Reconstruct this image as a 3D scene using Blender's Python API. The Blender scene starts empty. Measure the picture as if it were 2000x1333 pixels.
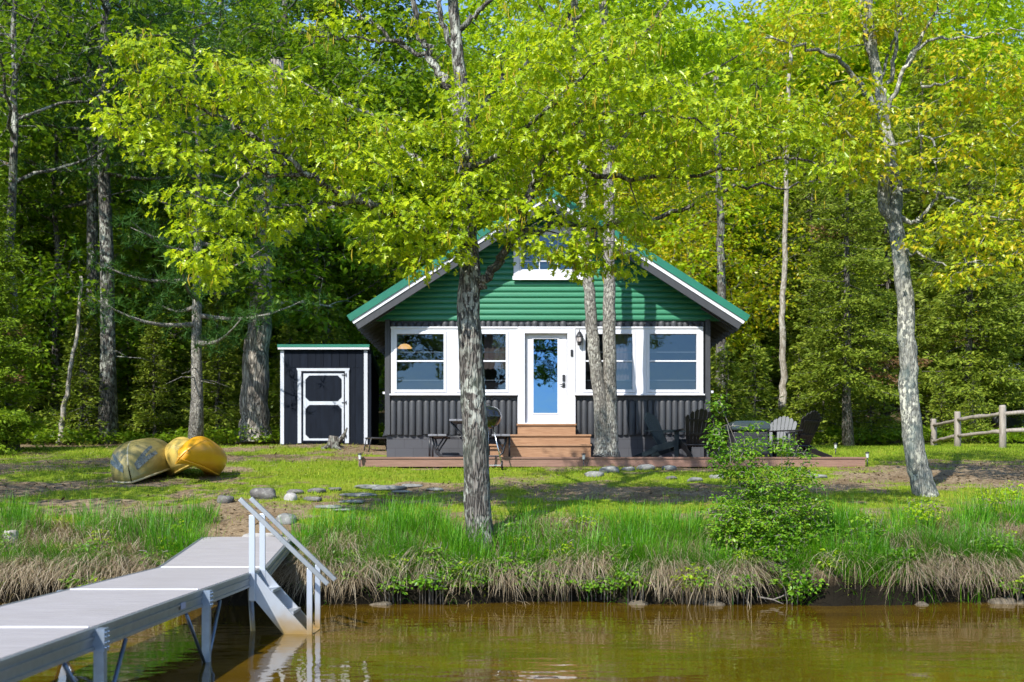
import bpy, math, random
import numpy as np
from mathutils import Vector, Matrix, Euler
S = bpy.context.scene
COL = S.collection
rng = np.random.default_rng(7)
random.seed(7)
F = 2400.0; CZ = 1.67; HY = 940.0
def P(px, py, d):
    """a sight line of the survey photo at a measured distance -> world metres (x right, y away from the lake, z up, lake level 0)"""
    return np.array([(px-1000.0)/F*d, d, CZ+(HY-py)/F*d])
def nrm(a):
    a = np.asarray(a, float); return a/np.maximum(np.linalg.norm(a, axis=-1, keepdims=True), 1e-9)
# ---------------------------------------------------------------- value noise
_T = np.random.default_rng(3).random((256, 256))
def vnoise(x, y):
    x = np.asarray(x, float); y = np.asarray(y, float)
    xi = np.floor(x).astype(int); yi = np.floor(y).astype(int); fx = x-xi; fy = y-yi
    fx = fx*fx*(3-2*fx); fy = fy*fy*(3-2*fy)
    a = _T[xi & 255, yi & 255]; b = _T[(xi+1) & 255, yi & 255]; c = _T[xi & 255, (yi+1) & 255]; d = _T[(xi+1) & 255, (yi+1) & 255]
    return (a*(1-fx)+b*fx)*(1-fy)+(c*(1-fx)+d*fx)*fy
def fbm(x, y, o=4):
    s = 0; a = .5; 
    for k in range(o):
        s = s+a*vnoise(x*2**k+17*k, y*2**k+5*k); a *= .5
    return s/(1-.5**o)
# ---------------------------------------------------------------- mesh builder
class MB:
    def __init__(s): s.v = []; s.f = []; s.n = 0; s.sm = []
    def add(s, v, f, smooth=False):
        v = np.asarray(v, float).reshape(-1, 3); f = np.asarray(f, np.int64)
        if f.ndim == 1: f = f.reshape(1, -1)
        s.v.append(v); s.f.append(f+s.n); s.sm.append(smooth); s.n += len(v); return s
    def box(s, lo, hi, M=None):
        x0, y0, z0 = lo; x1, y1, z1 = hi
        v = np.array([(x0,y0,z0),(x1,y0,z0),(x1,y1,z0),(x0,y1,z0),(x0,y0,z1),(x1,y0,z1),(x1,y1,z1),(x0,y1,z1)], float)
        if M is not None: v = v@M[0].T+M[1]
        return s.add(v, [(3,2,1,0),(4,5,6,7),(0,1,5,4),(1,2,6,5),(2,3,7,6),(3,0,4,7)])
    def bar(s, a, b, w, h, up=(0,0,1)):
        """a rectangular bar from a to b, w across, h along up"""
        a = np.asarray(a, float); b = np.asarray(b, float); t = nrm(b-a); up = np.asarray(up, float)
        u = nrm(up-np.dot(up, t)*t); r = np.cross(t, u)
        v = []
        for p in (a, b):
            for sx, sz in ((-1,-1),(1,-1),(1,1),(-1,1)): v.append(p+r*sx*w/2+u*sz*h/2)
        return s.add(v, [(0,1,2,3),(7,6,5,4),(0,4,5,1),(1,5,6,2),(2,6,7,3),(3,7,4,0)])
    def tube(s, path, rad, n=6, cap=True, rough=0):
        p = np.asarray(path, float); m = len(p); r = np.broadcast_to(np.asarray(rad, float), (m,))
        t = nrm(np.gradient(p, axis=0))
        ref = np.eye(3)[int(np.argmin(np.abs(t).max(axis=0)))]
        u = nrm(ref-(t@ref)[:, None]*t); w = np.cross(t, u)
        a = np.arange(n)*2*math.pi/n
        rr = r[:, None]*np.ones((1, n))
        if rough: rr = rr*(1+rough*(rng.random((m, n))-.5))
        v = p[:, None, :]+rr[..., None]*(np.cos(a)[None, :, None]*u[:, None, :]+np.sin(a)[None, :, None]*w[:, None, :])
        i = np.arange(m-1)[:, None]*n; j = np.arange(n)[None, :]; k = (j+1) % n
        f = np.stack([i+j, i+k, i+n+k, i+n+j], -1).reshape(-1, 4)
        s.add(v.reshape(-1, 3), f, True)
        if cap:
            s.f.append(np.array([list(range(n))[::-1]])+s.n-m*n); s.sm.append(False)
            s.f.append(np.array([list(range(n))])+s.n-n); s.sm.append(False)
        return s
    def lathe(s, prof, n=20, c=(0,0,0), axis='z'):
        pr = np.asarray(prof, float); m = len(pr); a = np.arange(n)*2*math.pi/n
        v = np.stack([pr[:, :1]*np.cos(a), pr[:, :1]*np.sin(a), pr[:, 1:2]*np.ones((1, n))], -1)
        if axis == 'x': v = v[..., [2,0,1]]
        if axis == 'y': v = v[..., [1,2,0]]
        i = np.arange(m-1)[:, None]*n; j = np.arange(n)[None, :]; k = (j+1) % n
        f = np.stack([i+j, i+k, i+n+k, i+n+j], -1).reshape(-1, 4)
        return s.add(v.reshape(-1, 3)+np.asarray(c), f, True)
    def prism(s, poly, y0, y1):
        """polygon in (x,z) extruded along y"""
        n = len(poly); v = [(x, y0, z) for x, z in poly]+[(x, y1, z) for x, z in poly]
        s.add(v, [tuple(range(n))]); o = s.n-2*n
        s.f.append(np.array([[n+i for i in range(n)][::-1]])+o); s.sm.append(False)
        s.f.append(np.array([(i, n+i, n+(i+1) % n, (i+1) % n) for i in range(n)])+o); s.sm.append(False)
        return s
    def build(s, name, mat, parent=None, loc=None, bevel=0):
        me = bpy.data.meshes.new(name)
        v = np.concatenate(s.v); me.vertices.add(len(v)); me.vertices.foreach_set('co', v.astype(np.float32).ravel())
        ln = np.concatenate([f.ravel() for f in s.f]); tot = np.concatenate([np.full(len(f), f.shape[1]) for f in s.f])
        sm = np.concatenate([np.full(len(f), q) for f, q in zip(s.f, s.sm)])
        me.loops.add(len(ln)); me.loops.foreach_set('vertex_index', ln.astype(np.int32))
        me.polygons.add(len(tot)); st = np.concatenate([[0], np.cumsum(tot)[:-1]])
        me.polygons.foreach_set('loop_start', st.astype(np.int32)); me.polygons.foreach_set('loop_total', tot.astype(np.int32))
        me.polygons.foreach_set('use_smooth', sm.astype(bool)); me.update(calc_edges=True); me.validate()
        if mat: me.materials.append(mat)
        o = bpy.data.objects.new(name, me); COL.objects.link(o)
        if parent: o.parent = parent
        if loc is not None: o.location = loc
        if bevel:
            b = o.modifiers.new('bevel', 'BEVEL'); b.width = bevel; b.segments = 2; b.limit_method = 'ANGLE'
        return o
def tag(o, label=None, cat=None, group=None, kind=None):
    for k, q in (('label', label), ('category', cat), ('group', group), ('kind', kind)):
        if q: o[k] = q
    return o
def thing(name, label, cat, loc=(0,0,0), rz=0, group=None):
    o = bpy.data.objects.new(name, None); COL.objects.link(o); o.location = loc; o.rotation_euler = (0,0,rz); o.empty_display_size = .2
    return tag(o, label, cat, group)
def dup(root, loc, rz=0, sc=1, label=None, group=None, cat=None):
    r = root.copy(); COL.objects.link(r); r.location = loc; r.rotation_euler = (0,0,rz)
    r.scale = (sc,)*3 if np.isscalar(sc) else sc
    tag(r, label, cat, group)
    for c in [o for o in bpy.data.objects if o.parent == root]:
        k = c.copy(); COL.objects.link(k); k.parent = r
        for g in [o for o in bpy.data.objects if o.parent == c]:
            h = g.copy(); COL.objects.link(h); h.parent = k
    return r
# ---------------------------------------------------------------- materials
def mat(name):
    m = bpy.data.materials.new(name); m.use_nodes = True; nt = m.node_tree
    for n in list(nt.nodes): nt.nodes.remove(n)
    return m, nt
def N(nt, t, **k):
    n = nt.nodes.new('ShaderNode'+t)
    for a, b in k.items():
        if a in n.inputs: n.inputs[a].default_value = b
        else: setattr(n, a, b)
    return n
def L(nt, a, b): nt.links.new(a, b)
def rgb(c): return (c[0], c[1], c[2], 1)
def ramp(nt, fac, stops):
    r = N(nt, 'ValToRGB'); el = r.color_ramp.elements
    while len(el) < len(stops): el.new(.5)
    for e, (p, c) in zip(el, stops): e.position = p; e.color = rgb(c) if hasattr(c, '__len__') else (c, c, c, 1)
    L(nt, fac, r.inputs[0]); return r.outputs[0]
def mixc(nt, fac, a, b, mode='MIX'):
    m = N(nt, 'Mix', data_type='RGBA', blend_type=mode)
    for q, i in ((fac, 0), (a, 6), (b, 7)):
        if hasattr(q, 'is_linked'): L(nt, q, m.inputs[i])
        else: m.inputs[i].default_value = rgb(q) if i else q
    return m.outputs[2]
def coords(nt, scale=(1,1,1), rot=(0,0,0)):
    tc = N(nt, 'TexCoord'); mp = N(nt, 'Mapping'); mp.inputs['Scale'].default_value = scale; mp.inputs['Rotation'].default_value = rot
    L(nt, tc.outputs['Object'], mp.inputs[0]); return mp.outputs[0]
def noise(nt, co, scale, detail=4, rough=.55):
    n = N(nt, 'TexNoise'); n.inputs['Scale'].default_value = scale; n.inputs['Detail'].default_value = detail; n.inputs['Roughness'].default_value = rough
    L(nt, co, n.inputs[0]); return n.outputs[0]
def finish(nt, col, rough=.6, bump=None, bs=.3, dist=.02, metal=0, spec=.5, coat=0):
    b = N(nt, 'BsdfPrincipled'); o = N(nt, 'OutputMaterial')
    if hasattr(col, 'is_linked'): L(nt, col, b.inputs['Base Color'])
    else: b.inputs['Base Color'].default_value = rgb(col)
    if hasattr(rough, 'is_linked'): L(nt, rough, b.inputs['Roughness'])
    else: b.inputs['Roughness'].default_value = rough
    b.inputs['Metallic'].default_value = metal; b.inputs['Specular IOR Level'].default_value = spec; b.inputs['Coat Weight'].default_value = coat
    if bump is not None:
        bp = N(nt, 'Bump'); bp.inputs['Strength'].default_value = bs; bp.inputs['Distance'].default_value = dist
        L(nt, bump, bp.inputs['Height']); L(nt, bp.outputs[0], b.inputs['Normal'])
    L(nt, b.outputs[0], o.inputs[0]); return b
def leafmat(name, c1, c2, c3, tr=.42, tint=1.15, rough=.42, spec=.35):
    m, nt = mat(name); g = N(nt, 'NewGeometry')
    col = ramp(nt, g.outputs['Random Per Island'], [(0, c1), (.55, c2), (1, c3)])
    nz = noise(nt, coords(nt), .9, 3)
    col = mixc(nt, ramp(nt, nz, [(.35, 0), (.7, .5)]), col, tuple(x*.72 for x in c1))
    p = N(nt, 'BsdfPrincipled'); p.inputs['Roughness'].default_value = rough; p.inputs['Specular IOR Level'].default_value = spec; L(nt, col, p.inputs['Base Color'])
    t = N(nt, 'BsdfTranslucent'); L(nt, mixc(nt, 1.0, col, (tint*1.05, tint, .7), 'MULTIPLY'), t.inputs[0])
    mx = N(nt, 'MixShader'); mx.inputs[0].default_value = tr; L(nt, p.outputs[0], mx.inputs[1]); L(nt, t.outputs[0], mx.inputs[2])
    o = N(nt, 'OutputMaterial'); L(nt, mx.outputs[0], o.inputs[0]); return m
def barkmat(name, dark, lite, lichen=(.5,.52,.44), lf=.6, green=None, sc=1.0, crack=.8):
    m, nt = mat(name); co = coords(nt, (9*sc, 9*sc, 1.5*sc))
    a = noise(nt, co, 2.2, 6, .65); vo = N(nt, 'TexVoronoi', feature='DISTANCE_TO_EDGE'); vo.inputs['Scale'].default_value = 2.4
    wob = N(nt, 'VectorMath', operation='ADD'); L(nt, co, wob.inputs[0]); nn = N(nt, 'TexNoise'); nn.inputs['Scale'].default_value = 1.3; L(nt, co, nn.inputs[0]); L(nt, nn.outputs['Color'], wob.inputs[1]); L(nt, wob.outputs[0], vo.inputs[0])
    ridge = ramp(nt, vo.outputs[0], [(.02, 0), (.22, 1)])
    col = mixc(nt, ridge, dark, lite); col = mixc(nt, ramp(nt, a, [(.35, .75), (.6, 0)]), col, dark)
    c2 = coords(nt, (1,1,.6)); pz = noise(nt, c2, 13*sc, 5, .6); big = noise(nt, c2, 1.6, 2)
    patch = N(nt, 'Math', operation='MULTIPLY'); L(nt, ramp(nt, pz, [(.49, 0), (.57, 1)]), patch.inputs[0]); L(nt, ramp(nt, big, [(.42, .15), (.62, 1)]), patch.inputs[1])
    pf = N(nt, 'Math', operation='MULTIPLY'); L(nt, patch.outputs[0], pf.inputs[0]); pf.inputs[1].default_value = lf
    col = mixc(nt, pf.outputs[0], col, lichen)
    if green:
        gz_ = noise(nt, c2, 2.3, 4, .6); col = mixc(nt, ramp(nt, gz_, [(.52, 0), (.64, .6)]), col, green)
    h = N(nt, 'Math', operation='ADD'); L(nt, ridge, h.inputs[0]); L(nt, a, h.inputs[1])
    finish(nt, col, .85, h.outputs[0], crack, .03, spec=.2); return m
def plain(name, c, rough=.6, var=.12, sc=6, metal=0, spec=.5, bs=.1, stretch=(1,1,1), coat=0):
    m, nt = mat(name); nz = noise(nt, coords(nt, stretch), sc, 5, .6)
    col = mixc(nt, ramp(nt, nz, [(.3, 0), (.7, 1)]), tuple(x*(1-var) for x in c), tuple(min(1, x*(1+var)) for x in c))
    ge = N(nt, 'NewGeometry'); col = mixc(nt, 1.0, col, ramp(nt, ge.outputs['Random Per Island'], [(0, 1-var*.8), (1, 1)]), 'MULTIPLY')
    dn = noise(nt, coords(nt, (1,1,.4)), 2.2, 5, .65); col = mixc(nt, ramp(nt, dn, [(.55, 0), (.75, min(.5, var*2))]), col, tuple(x*.6 for x in c))
    finish(nt, col, rough, nz, bs, .01, metal, spec, coat); return m
M = {}
M['green'] = plain('green_paint', (.022,.17,.085), .45, .1, 9, bs=.15, stretch=(.3,1,3))
M['roofgreen'] = plain('roof_metal', (.012,.14,.085), .35, .1, 3)
M['char'] = plain('charcoal_paint', (.036,.038,.043), .6, .16, 8, bs=.25, stretch=(2,2,.4))
M['chardark'] = plain('dark_charcoal', (.045,.046,.058), .6, .15, 5)
M['white'] = plain('white_paint', (.62,.62,.65), .45, .04, 4, bs=.04)
M['whited'] = plain('shed_white', (.46,.48,.52), .5, .08, 5, stretch=(1,1,.2))
M['navy'] = plain('shed_siding', (.007,.010,.017), .8, .25, 6, spec=.12, stretch=(3,3,.3))
M['black'] = plain('black_plastic', (.012,.011,.012), .45, .15, 5, spec=.3)
M['blackmetal'] = plain('black_metal', (.02,.02,.024), .4, .1, 5)
M['chairgrey'] = plain('weathered_grey', (.06,.065,.072), .5, .2, 5)
M['chairblue'] = plain('dark_teal_plastic', (.007,.014,.018), .55, .2, 5, spec=.2)
M['enamel'] = plain('black_enamel', (.008,.008,.009), .08, .05, 3, coat=.6)
M['chrome'] = plain('steel', (.6,.62,.64), .25, .05, 8, metal=1)
M['alu'] = plain('aluminium', (.33,.34,.345), .48, .1, 14, metal=.85, stretch=(1,1,.3))
M['gunmetal'] = plain('galvanised_steel', (.16,.2,.26), .42, .2, 8, metal=.7)
M['galv'] = plain('zinc_post', (.30,.36,.44), .45, .15, 10, metal=.7)
M['greyboard'] = plain('picnic_grey', (.15,.15,.17), .6, .12, 5)
M['lampglow'] = None
def woodmat(name, c1, c2, stretch=(1,1,1), sc=5, rough=.7):
    m, nt = mat(name); co = coords(nt, stretch); a = noise(nt, co, sc, 6, .65); k = noise(nt, coords(nt, tuple(q*.6 for q in stretch)), 2.1, 2)
    col = mixc(nt, ramp(nt, a, [(.3, 0), (.68, 1)]), c1, c2); col = mixc(nt, ramp(nt, k, [(.62, 0), (.75, .5)]), col, tuple(x*.5 for x in c1))
    finish(nt, col, rough, a, .25, .01, spec=.3); return m
M['cedar'] = woodmat('cedar_boards', (.21,.11,.058), (.37,.215,.12), (.6,6,9))
M['cedardk'] = woodmat('weathered_deck', (.165,.09,.065), (.26,.15,.11), (.5,6,9))
M['fence'] = woodmat('weathered_grey_wood', (.17,.14,.115), (.34,.295,.255), (5,5,.8))
M['stump'] = woodmat('stump_wood', (.16,.14,.11), (.42,.39,.34), (6,6,1))
def dockmat():
    m, nt = mat('composite_decking'); co = coords(nt, (.7, 14, 1)); a = noise(nt, co, 3, 5, .6)
    w = N(nt, 'TexWave', wave_type='BANDS', bands_direction='Y'); w.inputs['Scale'].default_value = 2.2; w.inputs['Distortion'].default_value = 0; L(nt, coords(nt), w.inputs[0])
    col = mixc(nt, ramp(nt, a, [(.3, 0), (.7, 1)]), (.25,.228,.225), (.36,.335,.33))
    big = noise(nt, coords(nt), 1.3, 4); col = mixc(nt, ramp(nt, big, [(.45, 0), (.75, .35)]), col, (.24,.215,.20))
    finish(nt, col, .6, w.outputs[0], .25, .004, spec=.3); return m
M['dock'] = dockmat()
def stairalu():
    m, nt = mat('stained_aluminium'); tc = N(nt, 'NewGeometry'); sx = N(nt, 'SeparateXYZ'); L(nt, tc.outputs['Position'], sx.inputs[0])
    nz = noise(nt, coords(nt), 7, 4); ad = N(nt, 'Math', operation='MULTIPLY_ADD'); L(nt, nz, ad.inputs[0]); ad.inputs[1].default_value = .18; L(nt, sx.outputs[2], ad.inputs[2])
    f = ramp(nt, ad.outputs[0], [(.1, 0), (.2, .25), (.3, .75), (.4, 1)])
    col = mixc(nt, f, (.34,.22,.08), (.44,.47,.52)); finish(nt, col, .42, nz, .05, .01, .55); return m
M['stairalu'] = stairalu()
def blockmat():
    m, nt = mat('painted_block'); b = N(nt, 'TexBrick'); co = coords(nt, (1,1,1), (math.pi/2,0,0)); L(nt, co, b.inputs[0])
    b.inputs['Scale'].default_value = 1; b.inputs['Brick Width'].default_value = .4; b.inputs['Row Height'].default_value = .2; b.inputs['Mortar Size'].default_value = .006
    for i, c in (('Color1', (.048,.049,.056)), ('Color2', (.056,.057,.064)), ('Mortar', (.03,.03,.035))): b.inputs[i].default_value = rgb(c)
    finish(nt, b.outputs[0], .75, b.outputs['Fac'], -.5, .01); return m
M['block'] = blockmat()
def stonemat(name, c1, c2, lich=(.55,.55,.5)):
    m, nt = mat(name); co = coords(nt); a = noise(nt, co, 4, 8, .7); b = noise(nt, co, 14, 4)
    col = mixc(nt, ramp(nt, a, [(.3, 0), (.7, 1)]), c1, c2); col = mixc(nt, ramp(nt, b, [(.56, 0), (.66, .55)]), col, lich)
    finish(nt, col, .85, a, .6, .04, spec=.25); return m
M['stone'] = stonemat('grey_stone', (.06,.056,.052), (.16,.148,.135), (.27,.26,.235)); M['stonepale'] = stonemat('pale_stone', (.22,.205,.19), (.38,.355,.335), (.46,.44,.42))
M['stonewet'] = stonemat('wet_stone', (.05,.042,.03), (.15,.12,.085), (.2,.17,.12)); M['slab'] = stonemat('slab_stone', (.09,.092,.085), (.24,.235,.22), (.34,.35,.31))
M['bigstone'] = stonemat('shaded_boulder', (.12,.105,.08), (.26,.23,.19), (.3,.28,.22))
def glassmat(name, tint, fac):
    m, nt = mat(name); g = N(nt, 'BsdfGlossy'); g.inputs[0].default_value = rgb(tint); g.inputs['Roughness'].default_value = .015
    bp = N(nt, 'Bump'); bp.inputs['Strength'].default_value = .12; bp.inputs['Distance'].default_value = .02; L(nt, noise(nt, coords(nt), 3.0, 2), bp.inputs['Height']); L(nt, bp.outputs[0], g.inputs['Normal'])
    t = N(nt, 'BsdfTransparent'); t.inputs[0].default_value = (.62,.66,.68,1); mx = N(nt, 'MixShader'); mx.inputs[0].default_value = fac
    L(nt, t.outputs[0], mx.inputs[1]); L(nt, g.outputs[0], mx.inputs[2]); o = N(nt, 'OutputMaterial'); L(nt, mx.outputs[0], o.inputs[0]); return m
M['glass'] = glassmat('window_glass', (.085,.115,.15), .58); M['doorglass'] = glassmat('coated_door_glass', (.08,.165,.30), .92)
def emis(name, c, s):
    m, nt = mat(name); e = N(nt, 'Emission'); e.inputs[0].default_value = rgb(c); e.inputs[1].default_value = s; o = N(nt, 'OutputMaterial'); L(nt, e.outputs[0], o.inputs[0]); return m
M['lampglow'] = emis('lit_lamp_shade', (1,.55,.2), 1.6)
M['oak_leaf'] = leafmat('oak_leaf', (.22,.34,.010), (.42,.55,.012), (.64,.69,.022), .5, 1.2, .34, .5)
M['lime_leaf'] = leafmat('lime_leaf', (.25,.41,.012), (.38,.55,.014), (.54,.64,.02), .5)
M['gold_leaf'] = leafmat('gold_leaf', (.30,.41,.012), (.47,.55,.014), (.72,.48,.03), .5, 1.2, .36, .5)
M['mid_leaf'] = leafmat('mid_leaf', (.10,.20,.010), (.17,.29,.012), (.28,.39,.016), .5)
M['deep_leaf'] = leafmat('deep_leaf', (.15,.28,.008), (.23,.38,.01), (.36,.49,.015), .52)
M['shrub_leaf'] = leafmat('shrub_leaf', (.09,.25,.012), (.17,.34,.016), (.30,.42,.03), .42, spec=.5)
M['spruce'] = leafmat('spruce_needles', (.12,.18,.016), (.21,.28,.022), (.33,.38,.04), .35, 1.05, .6, .2)
M['fir'] = leafmat('fir_needles', (.11,.20,.010), (.20,.31,.014), (.33,.43,.022), .4, 1.05, .6, .2)
M['pine'] = leafmat('pine_needles', (.024,.085,.012), (.05,.13,.016), (.10,.18,.02), .33, 1.05, .6, .2)
M['rust'] = leafmat('dead_needles', (.14,.07,.03), (.22,.12,.05), (.28,.17,.08), .2)
M['catkin'] = leafmat('catkins', (.42,.36,.015), (.5,.43,.02), (.55,.42,.05), .4)
M['tall_grass'] = leafmat('tall_grass_blades', (.045,.19,.006), (.10,.31,.010), (.22,.43,.016), .4, 1.1, .45, .3)
M['lawn_grass'] = leafmat('lawn_blades', (.13,.23,.008), (.22,.32,.012), (.36,.38,.04), .3, 1.1, .6, .2)
M['straw'] = leafmat('dead_straw', (.17,.125,.07), (.42,.33,.21), (.66,.57,.42), .3, 1.0, .7, .2)
M['litter'] = leafmat('leaf_litter', (.07,.04,.02), (.16,.10,.05), (.28,.19,.10), .1)
M['moss'] = leafmat('moss', (.07,.10,.008), (.13,.16,.01), (.2,.22,.02), .2)
M['bark_oak'] = barkmat('oak_bark', (.035,.030,.026), (.20,.18,.155), (.46,.47,.40), .95, (.07,.09,.065))
M['bark_pale'] = barkmat('pale_bark', (.11,.095,.08), (.42,.39,.34), (.58,.56,.47), .8, sc=1.9)
M['bark_lichen'] = barkmat('lichened_bark', (.10,.10,.085), (.27,.265,.23), (.60,.58,.46), .95, (.05,.085,.085), 1.3, .5)
M['bark_dark'] = barkmat('dark_bark', (.05,.043,.036), (.20,.175,.15), (.34,.36,.3), .6)
M['bark_birch'] = barkmat('birch_bark', (.16,.135,.10), (.40,.36,.30), (.5,.48,.42), .6, sc=.8, crack=.4)
M['bark_old'] = barkmat('old_pale_bark', (.10,.085,.07), (.46,.41,.34), (.55,.53,.46), .4, sc=.55)
M['twig'] = plain('grey_twigs', (.20,.175,.15), .8, .3, 20)
# ================================================================ world, sun, camera
W = bpy.data.worlds.new('World'); S.world = W; W.use_nodes = True
nt = W.node_tree; bg = nt.nodes['Background']; sky = nt.nodes.new('ShaderNodeTexSky'); sky.sky_type = 'NISHITA'; sky.sun_disc = False
SUN_EL, SUN_AZ = math.radians(43.5), math.radians(31)          # azimuth: how far the sun stands to the left of straight behind the camera
sdir = Vector((-math.sin(SUN_AZ)*math.cos(SUN_EL), -math.cos(SUN_AZ)*math.cos(SUN_EL), math.sin(SUN_EL)))
sky.sun_elevation = SUN_EL; sky.sun_rotation = math.pi+SUN_AZ; sky.air_density = .9; sky.dust_density = .4; sky.ozone_density = 4.5
nt.links.new(sky.outputs[0], bg.inputs[0]); bg.inputs[1].default_value = .15
sl = bpy.data.lights.new('sun', 'SUN'); sl.energy = 4.1; sl.angle = math.radians(.53); sl.color = (1,.97,.91)
so = bpy.data.objects.new('sun', sl); COL.objects.link(so); so.rotation_euler = sdir.to_track_quat('Z', 'Y').to_euler(); so.location = (0,0,40)
cam = bpy.data.cameras.new('camera'); co_ = bpy.data.objects.new('camera', cam); COL.objects.link(co_); S.camera = co_
co_.location = (0,0,CZ); co_.rotation_euler = (math.pi/2,0,0); cam.sensor_width = 36; cam.lens = F/2000*36; cam.shift_y = (HY-666.5)/2000
cam.clip_end = 2000; cam.clip_start = .1
cam.dof.use_dof = True; cam.dof.focus_distance = 18.5; cam.dof.aperture_fstop = 2.0
S.view_settings.view_transform = 'Standard'; S.view_settings.look = 'None'; S.view_settings.exposure = 1.0; S.view_settings.gamma = 1
cy = S.cycles; cy.max_bounces = 8; cy.diffuse_bounces = 4; cy.glossy_bounces = 4; cy.transmission_bounces = 6; cy.transparent_max_bounces = 12
cy.use_denoising = True; cy.use_adaptive_sampling = True; cy.adaptive_threshold = .015; cy.caustics_reflective = False; cy.caustics_refractive = False
# ================================================================ ground
PD = [-5, 12, 15.8, 16.6, 16.76, 16.79, 16.98, 17.45, 17.95, 18.7, 20, 21.5, 23.5, 25.3, 27, 31, 36, 45, 60, 100, 200, 420]
PZ = [-2.5, -1.2, -.5, -.15, .0, .24, .44, .60, .80, 1.03, 1.24, 1.45, 1.72, 1.95, 2.1, 2.48, 2.72, 3.3, 5.5, 14, 26, 40]
def bankoff(x): return .20*np.sin(x*.9+1)+.12*np.sin(x*2.3)+.05*np.sin(x*5.1+2)+.16*(fbm(np.asarray(x)*1.9, np.asarray(x)*0+3)-.5)
def gz(x, y):
    x = np.asarray(x, float); y = np.asarray(y, float)
    w = np.clip((21-y)/4, 0, 1)
    z = np.interp(y-bankoff(x)*w, PD, PZ)
    land = np.clip((y-17.2)/3, 0, 1)
    z = z+land*.10*(fbm(x*.5+3, y*.5)-.5)+np.clip((y-32)/6, 0, 1)*.5*(fbm(x*.25, y*.25+9)-.5)
    z = z+.34*(fbm(x*.75+50, x*0+1, 3)-.5)*np.clip((y-bankoff(x)-16.77)/.12, 0, 1)*np.clip((19.2-y)/1.5, 0, 1)*np.clip(np.abs(x+3.6)-1, 0, 1)
    z = z+.10*np.exp(-((x+4.8)/2.5)**2-((y-31)/3)**2)                      # shed pad
    dock = np.exp(-((x+3.6)/.9)**4)*np.clip((19.2-y)/1.2, 0, 1)*np.clip((y-16.9)/.3, 0, 1)
    return z-dock*.06
def near_deck(x, y): return (x > -3.2) & (x < 7.3) & (y > 25.25) & (y < 29.2)
def grassy(x, y):
    """how much living lawn grows at a spot, 0 bare earth .. 1 green"""
    x = np.asarray(x, float); y = np.asarray(y, float)
    n = fbm(x*.55+11, y*.8+4, 4); g = .55+(n-.5)*2.2+(fbm(x*2.6, y*3.2+1, 3)-.5)*1.5
    g = g+.55*np.exp(-((y-24.3)/1.1)**2)*((x > -4) & (x < 6))                # strip below the deck
    g = g+.5*np.exp(-((x+5.5)/3)**2-((y-24.5)/2)**2)
    g = g+.9*np.clip((x-5)/2, 0, 1)*np.clip((y-26.5)/1.5, 0, 1)*np.clip((40-y)/3, 0, 1)   # bright lawn by the fence
    g = g-.45*np.exp(-((x-8.4)/3)**2-((y-23.2)/1.6)**2)                     # bare patch under the lake maple
    g = g-1.1*np.exp(-((x+3.9)/.9)**2-((y-18.6)/1.3)**2)                   # trodden path behind the dock
    g = g-.5*np.exp(-((x+1.6)/1.6)**2-((y-21.2)/.9)**2)
    g = g-.4*np.exp(-((x-1.8)/1.8)**2-((y-21.5)/.8)**2)
    g = g-.5*np.exp(-((x+3.3)/1.2)**2-((y-30)/1.6)**2)
    g = g-1.2*np.clip((y-31)/3.5, 0, 1)*np.clip((4-x)/3, 0, 1)-1.0*np.clip((y-36.5)/2, 0, 1)
    g = g-.4*np.clip((17.6-y)/.6, 0, 1)
    return np.clip(g, 0, 1)
def axis(parts):
    return np.unique(np.concatenate([np.arange(a, b, s) for a, b, s in parts]))
gx = axis([(-420,-60,30),(-60,-15,2.5),(-15,16,.13),(16,60,2.5),(60,421,30)])
gy = axis([(-5,15,1),(15,16.4,.2),(16.4,18.4,.06),(18.4,29,.13),(29,40,.4),(40,70,2),(70,421,15)])
X, Y = np.meshgrid(gx, gy, indexing='ij'); Z = gz(X, Y)
fine = (np.abs(X) < 16) & (Y > 16.7) & (Y < 31); Z = Z+fine*.05*(fbm(X*2.5, Y*2.5)-.5)
i = np.arange(len(gx)-1)[:, None]*len(gy); j = np.arange(len(gy)-1)[None, :]
b = MB(); b.add(np.stack([X, Y, Z], -1), np.stack([i+j, i+len(gy)+j, i+len(gy)+j+1, i+j+1], -1).reshape(-1, 4), True)
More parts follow.
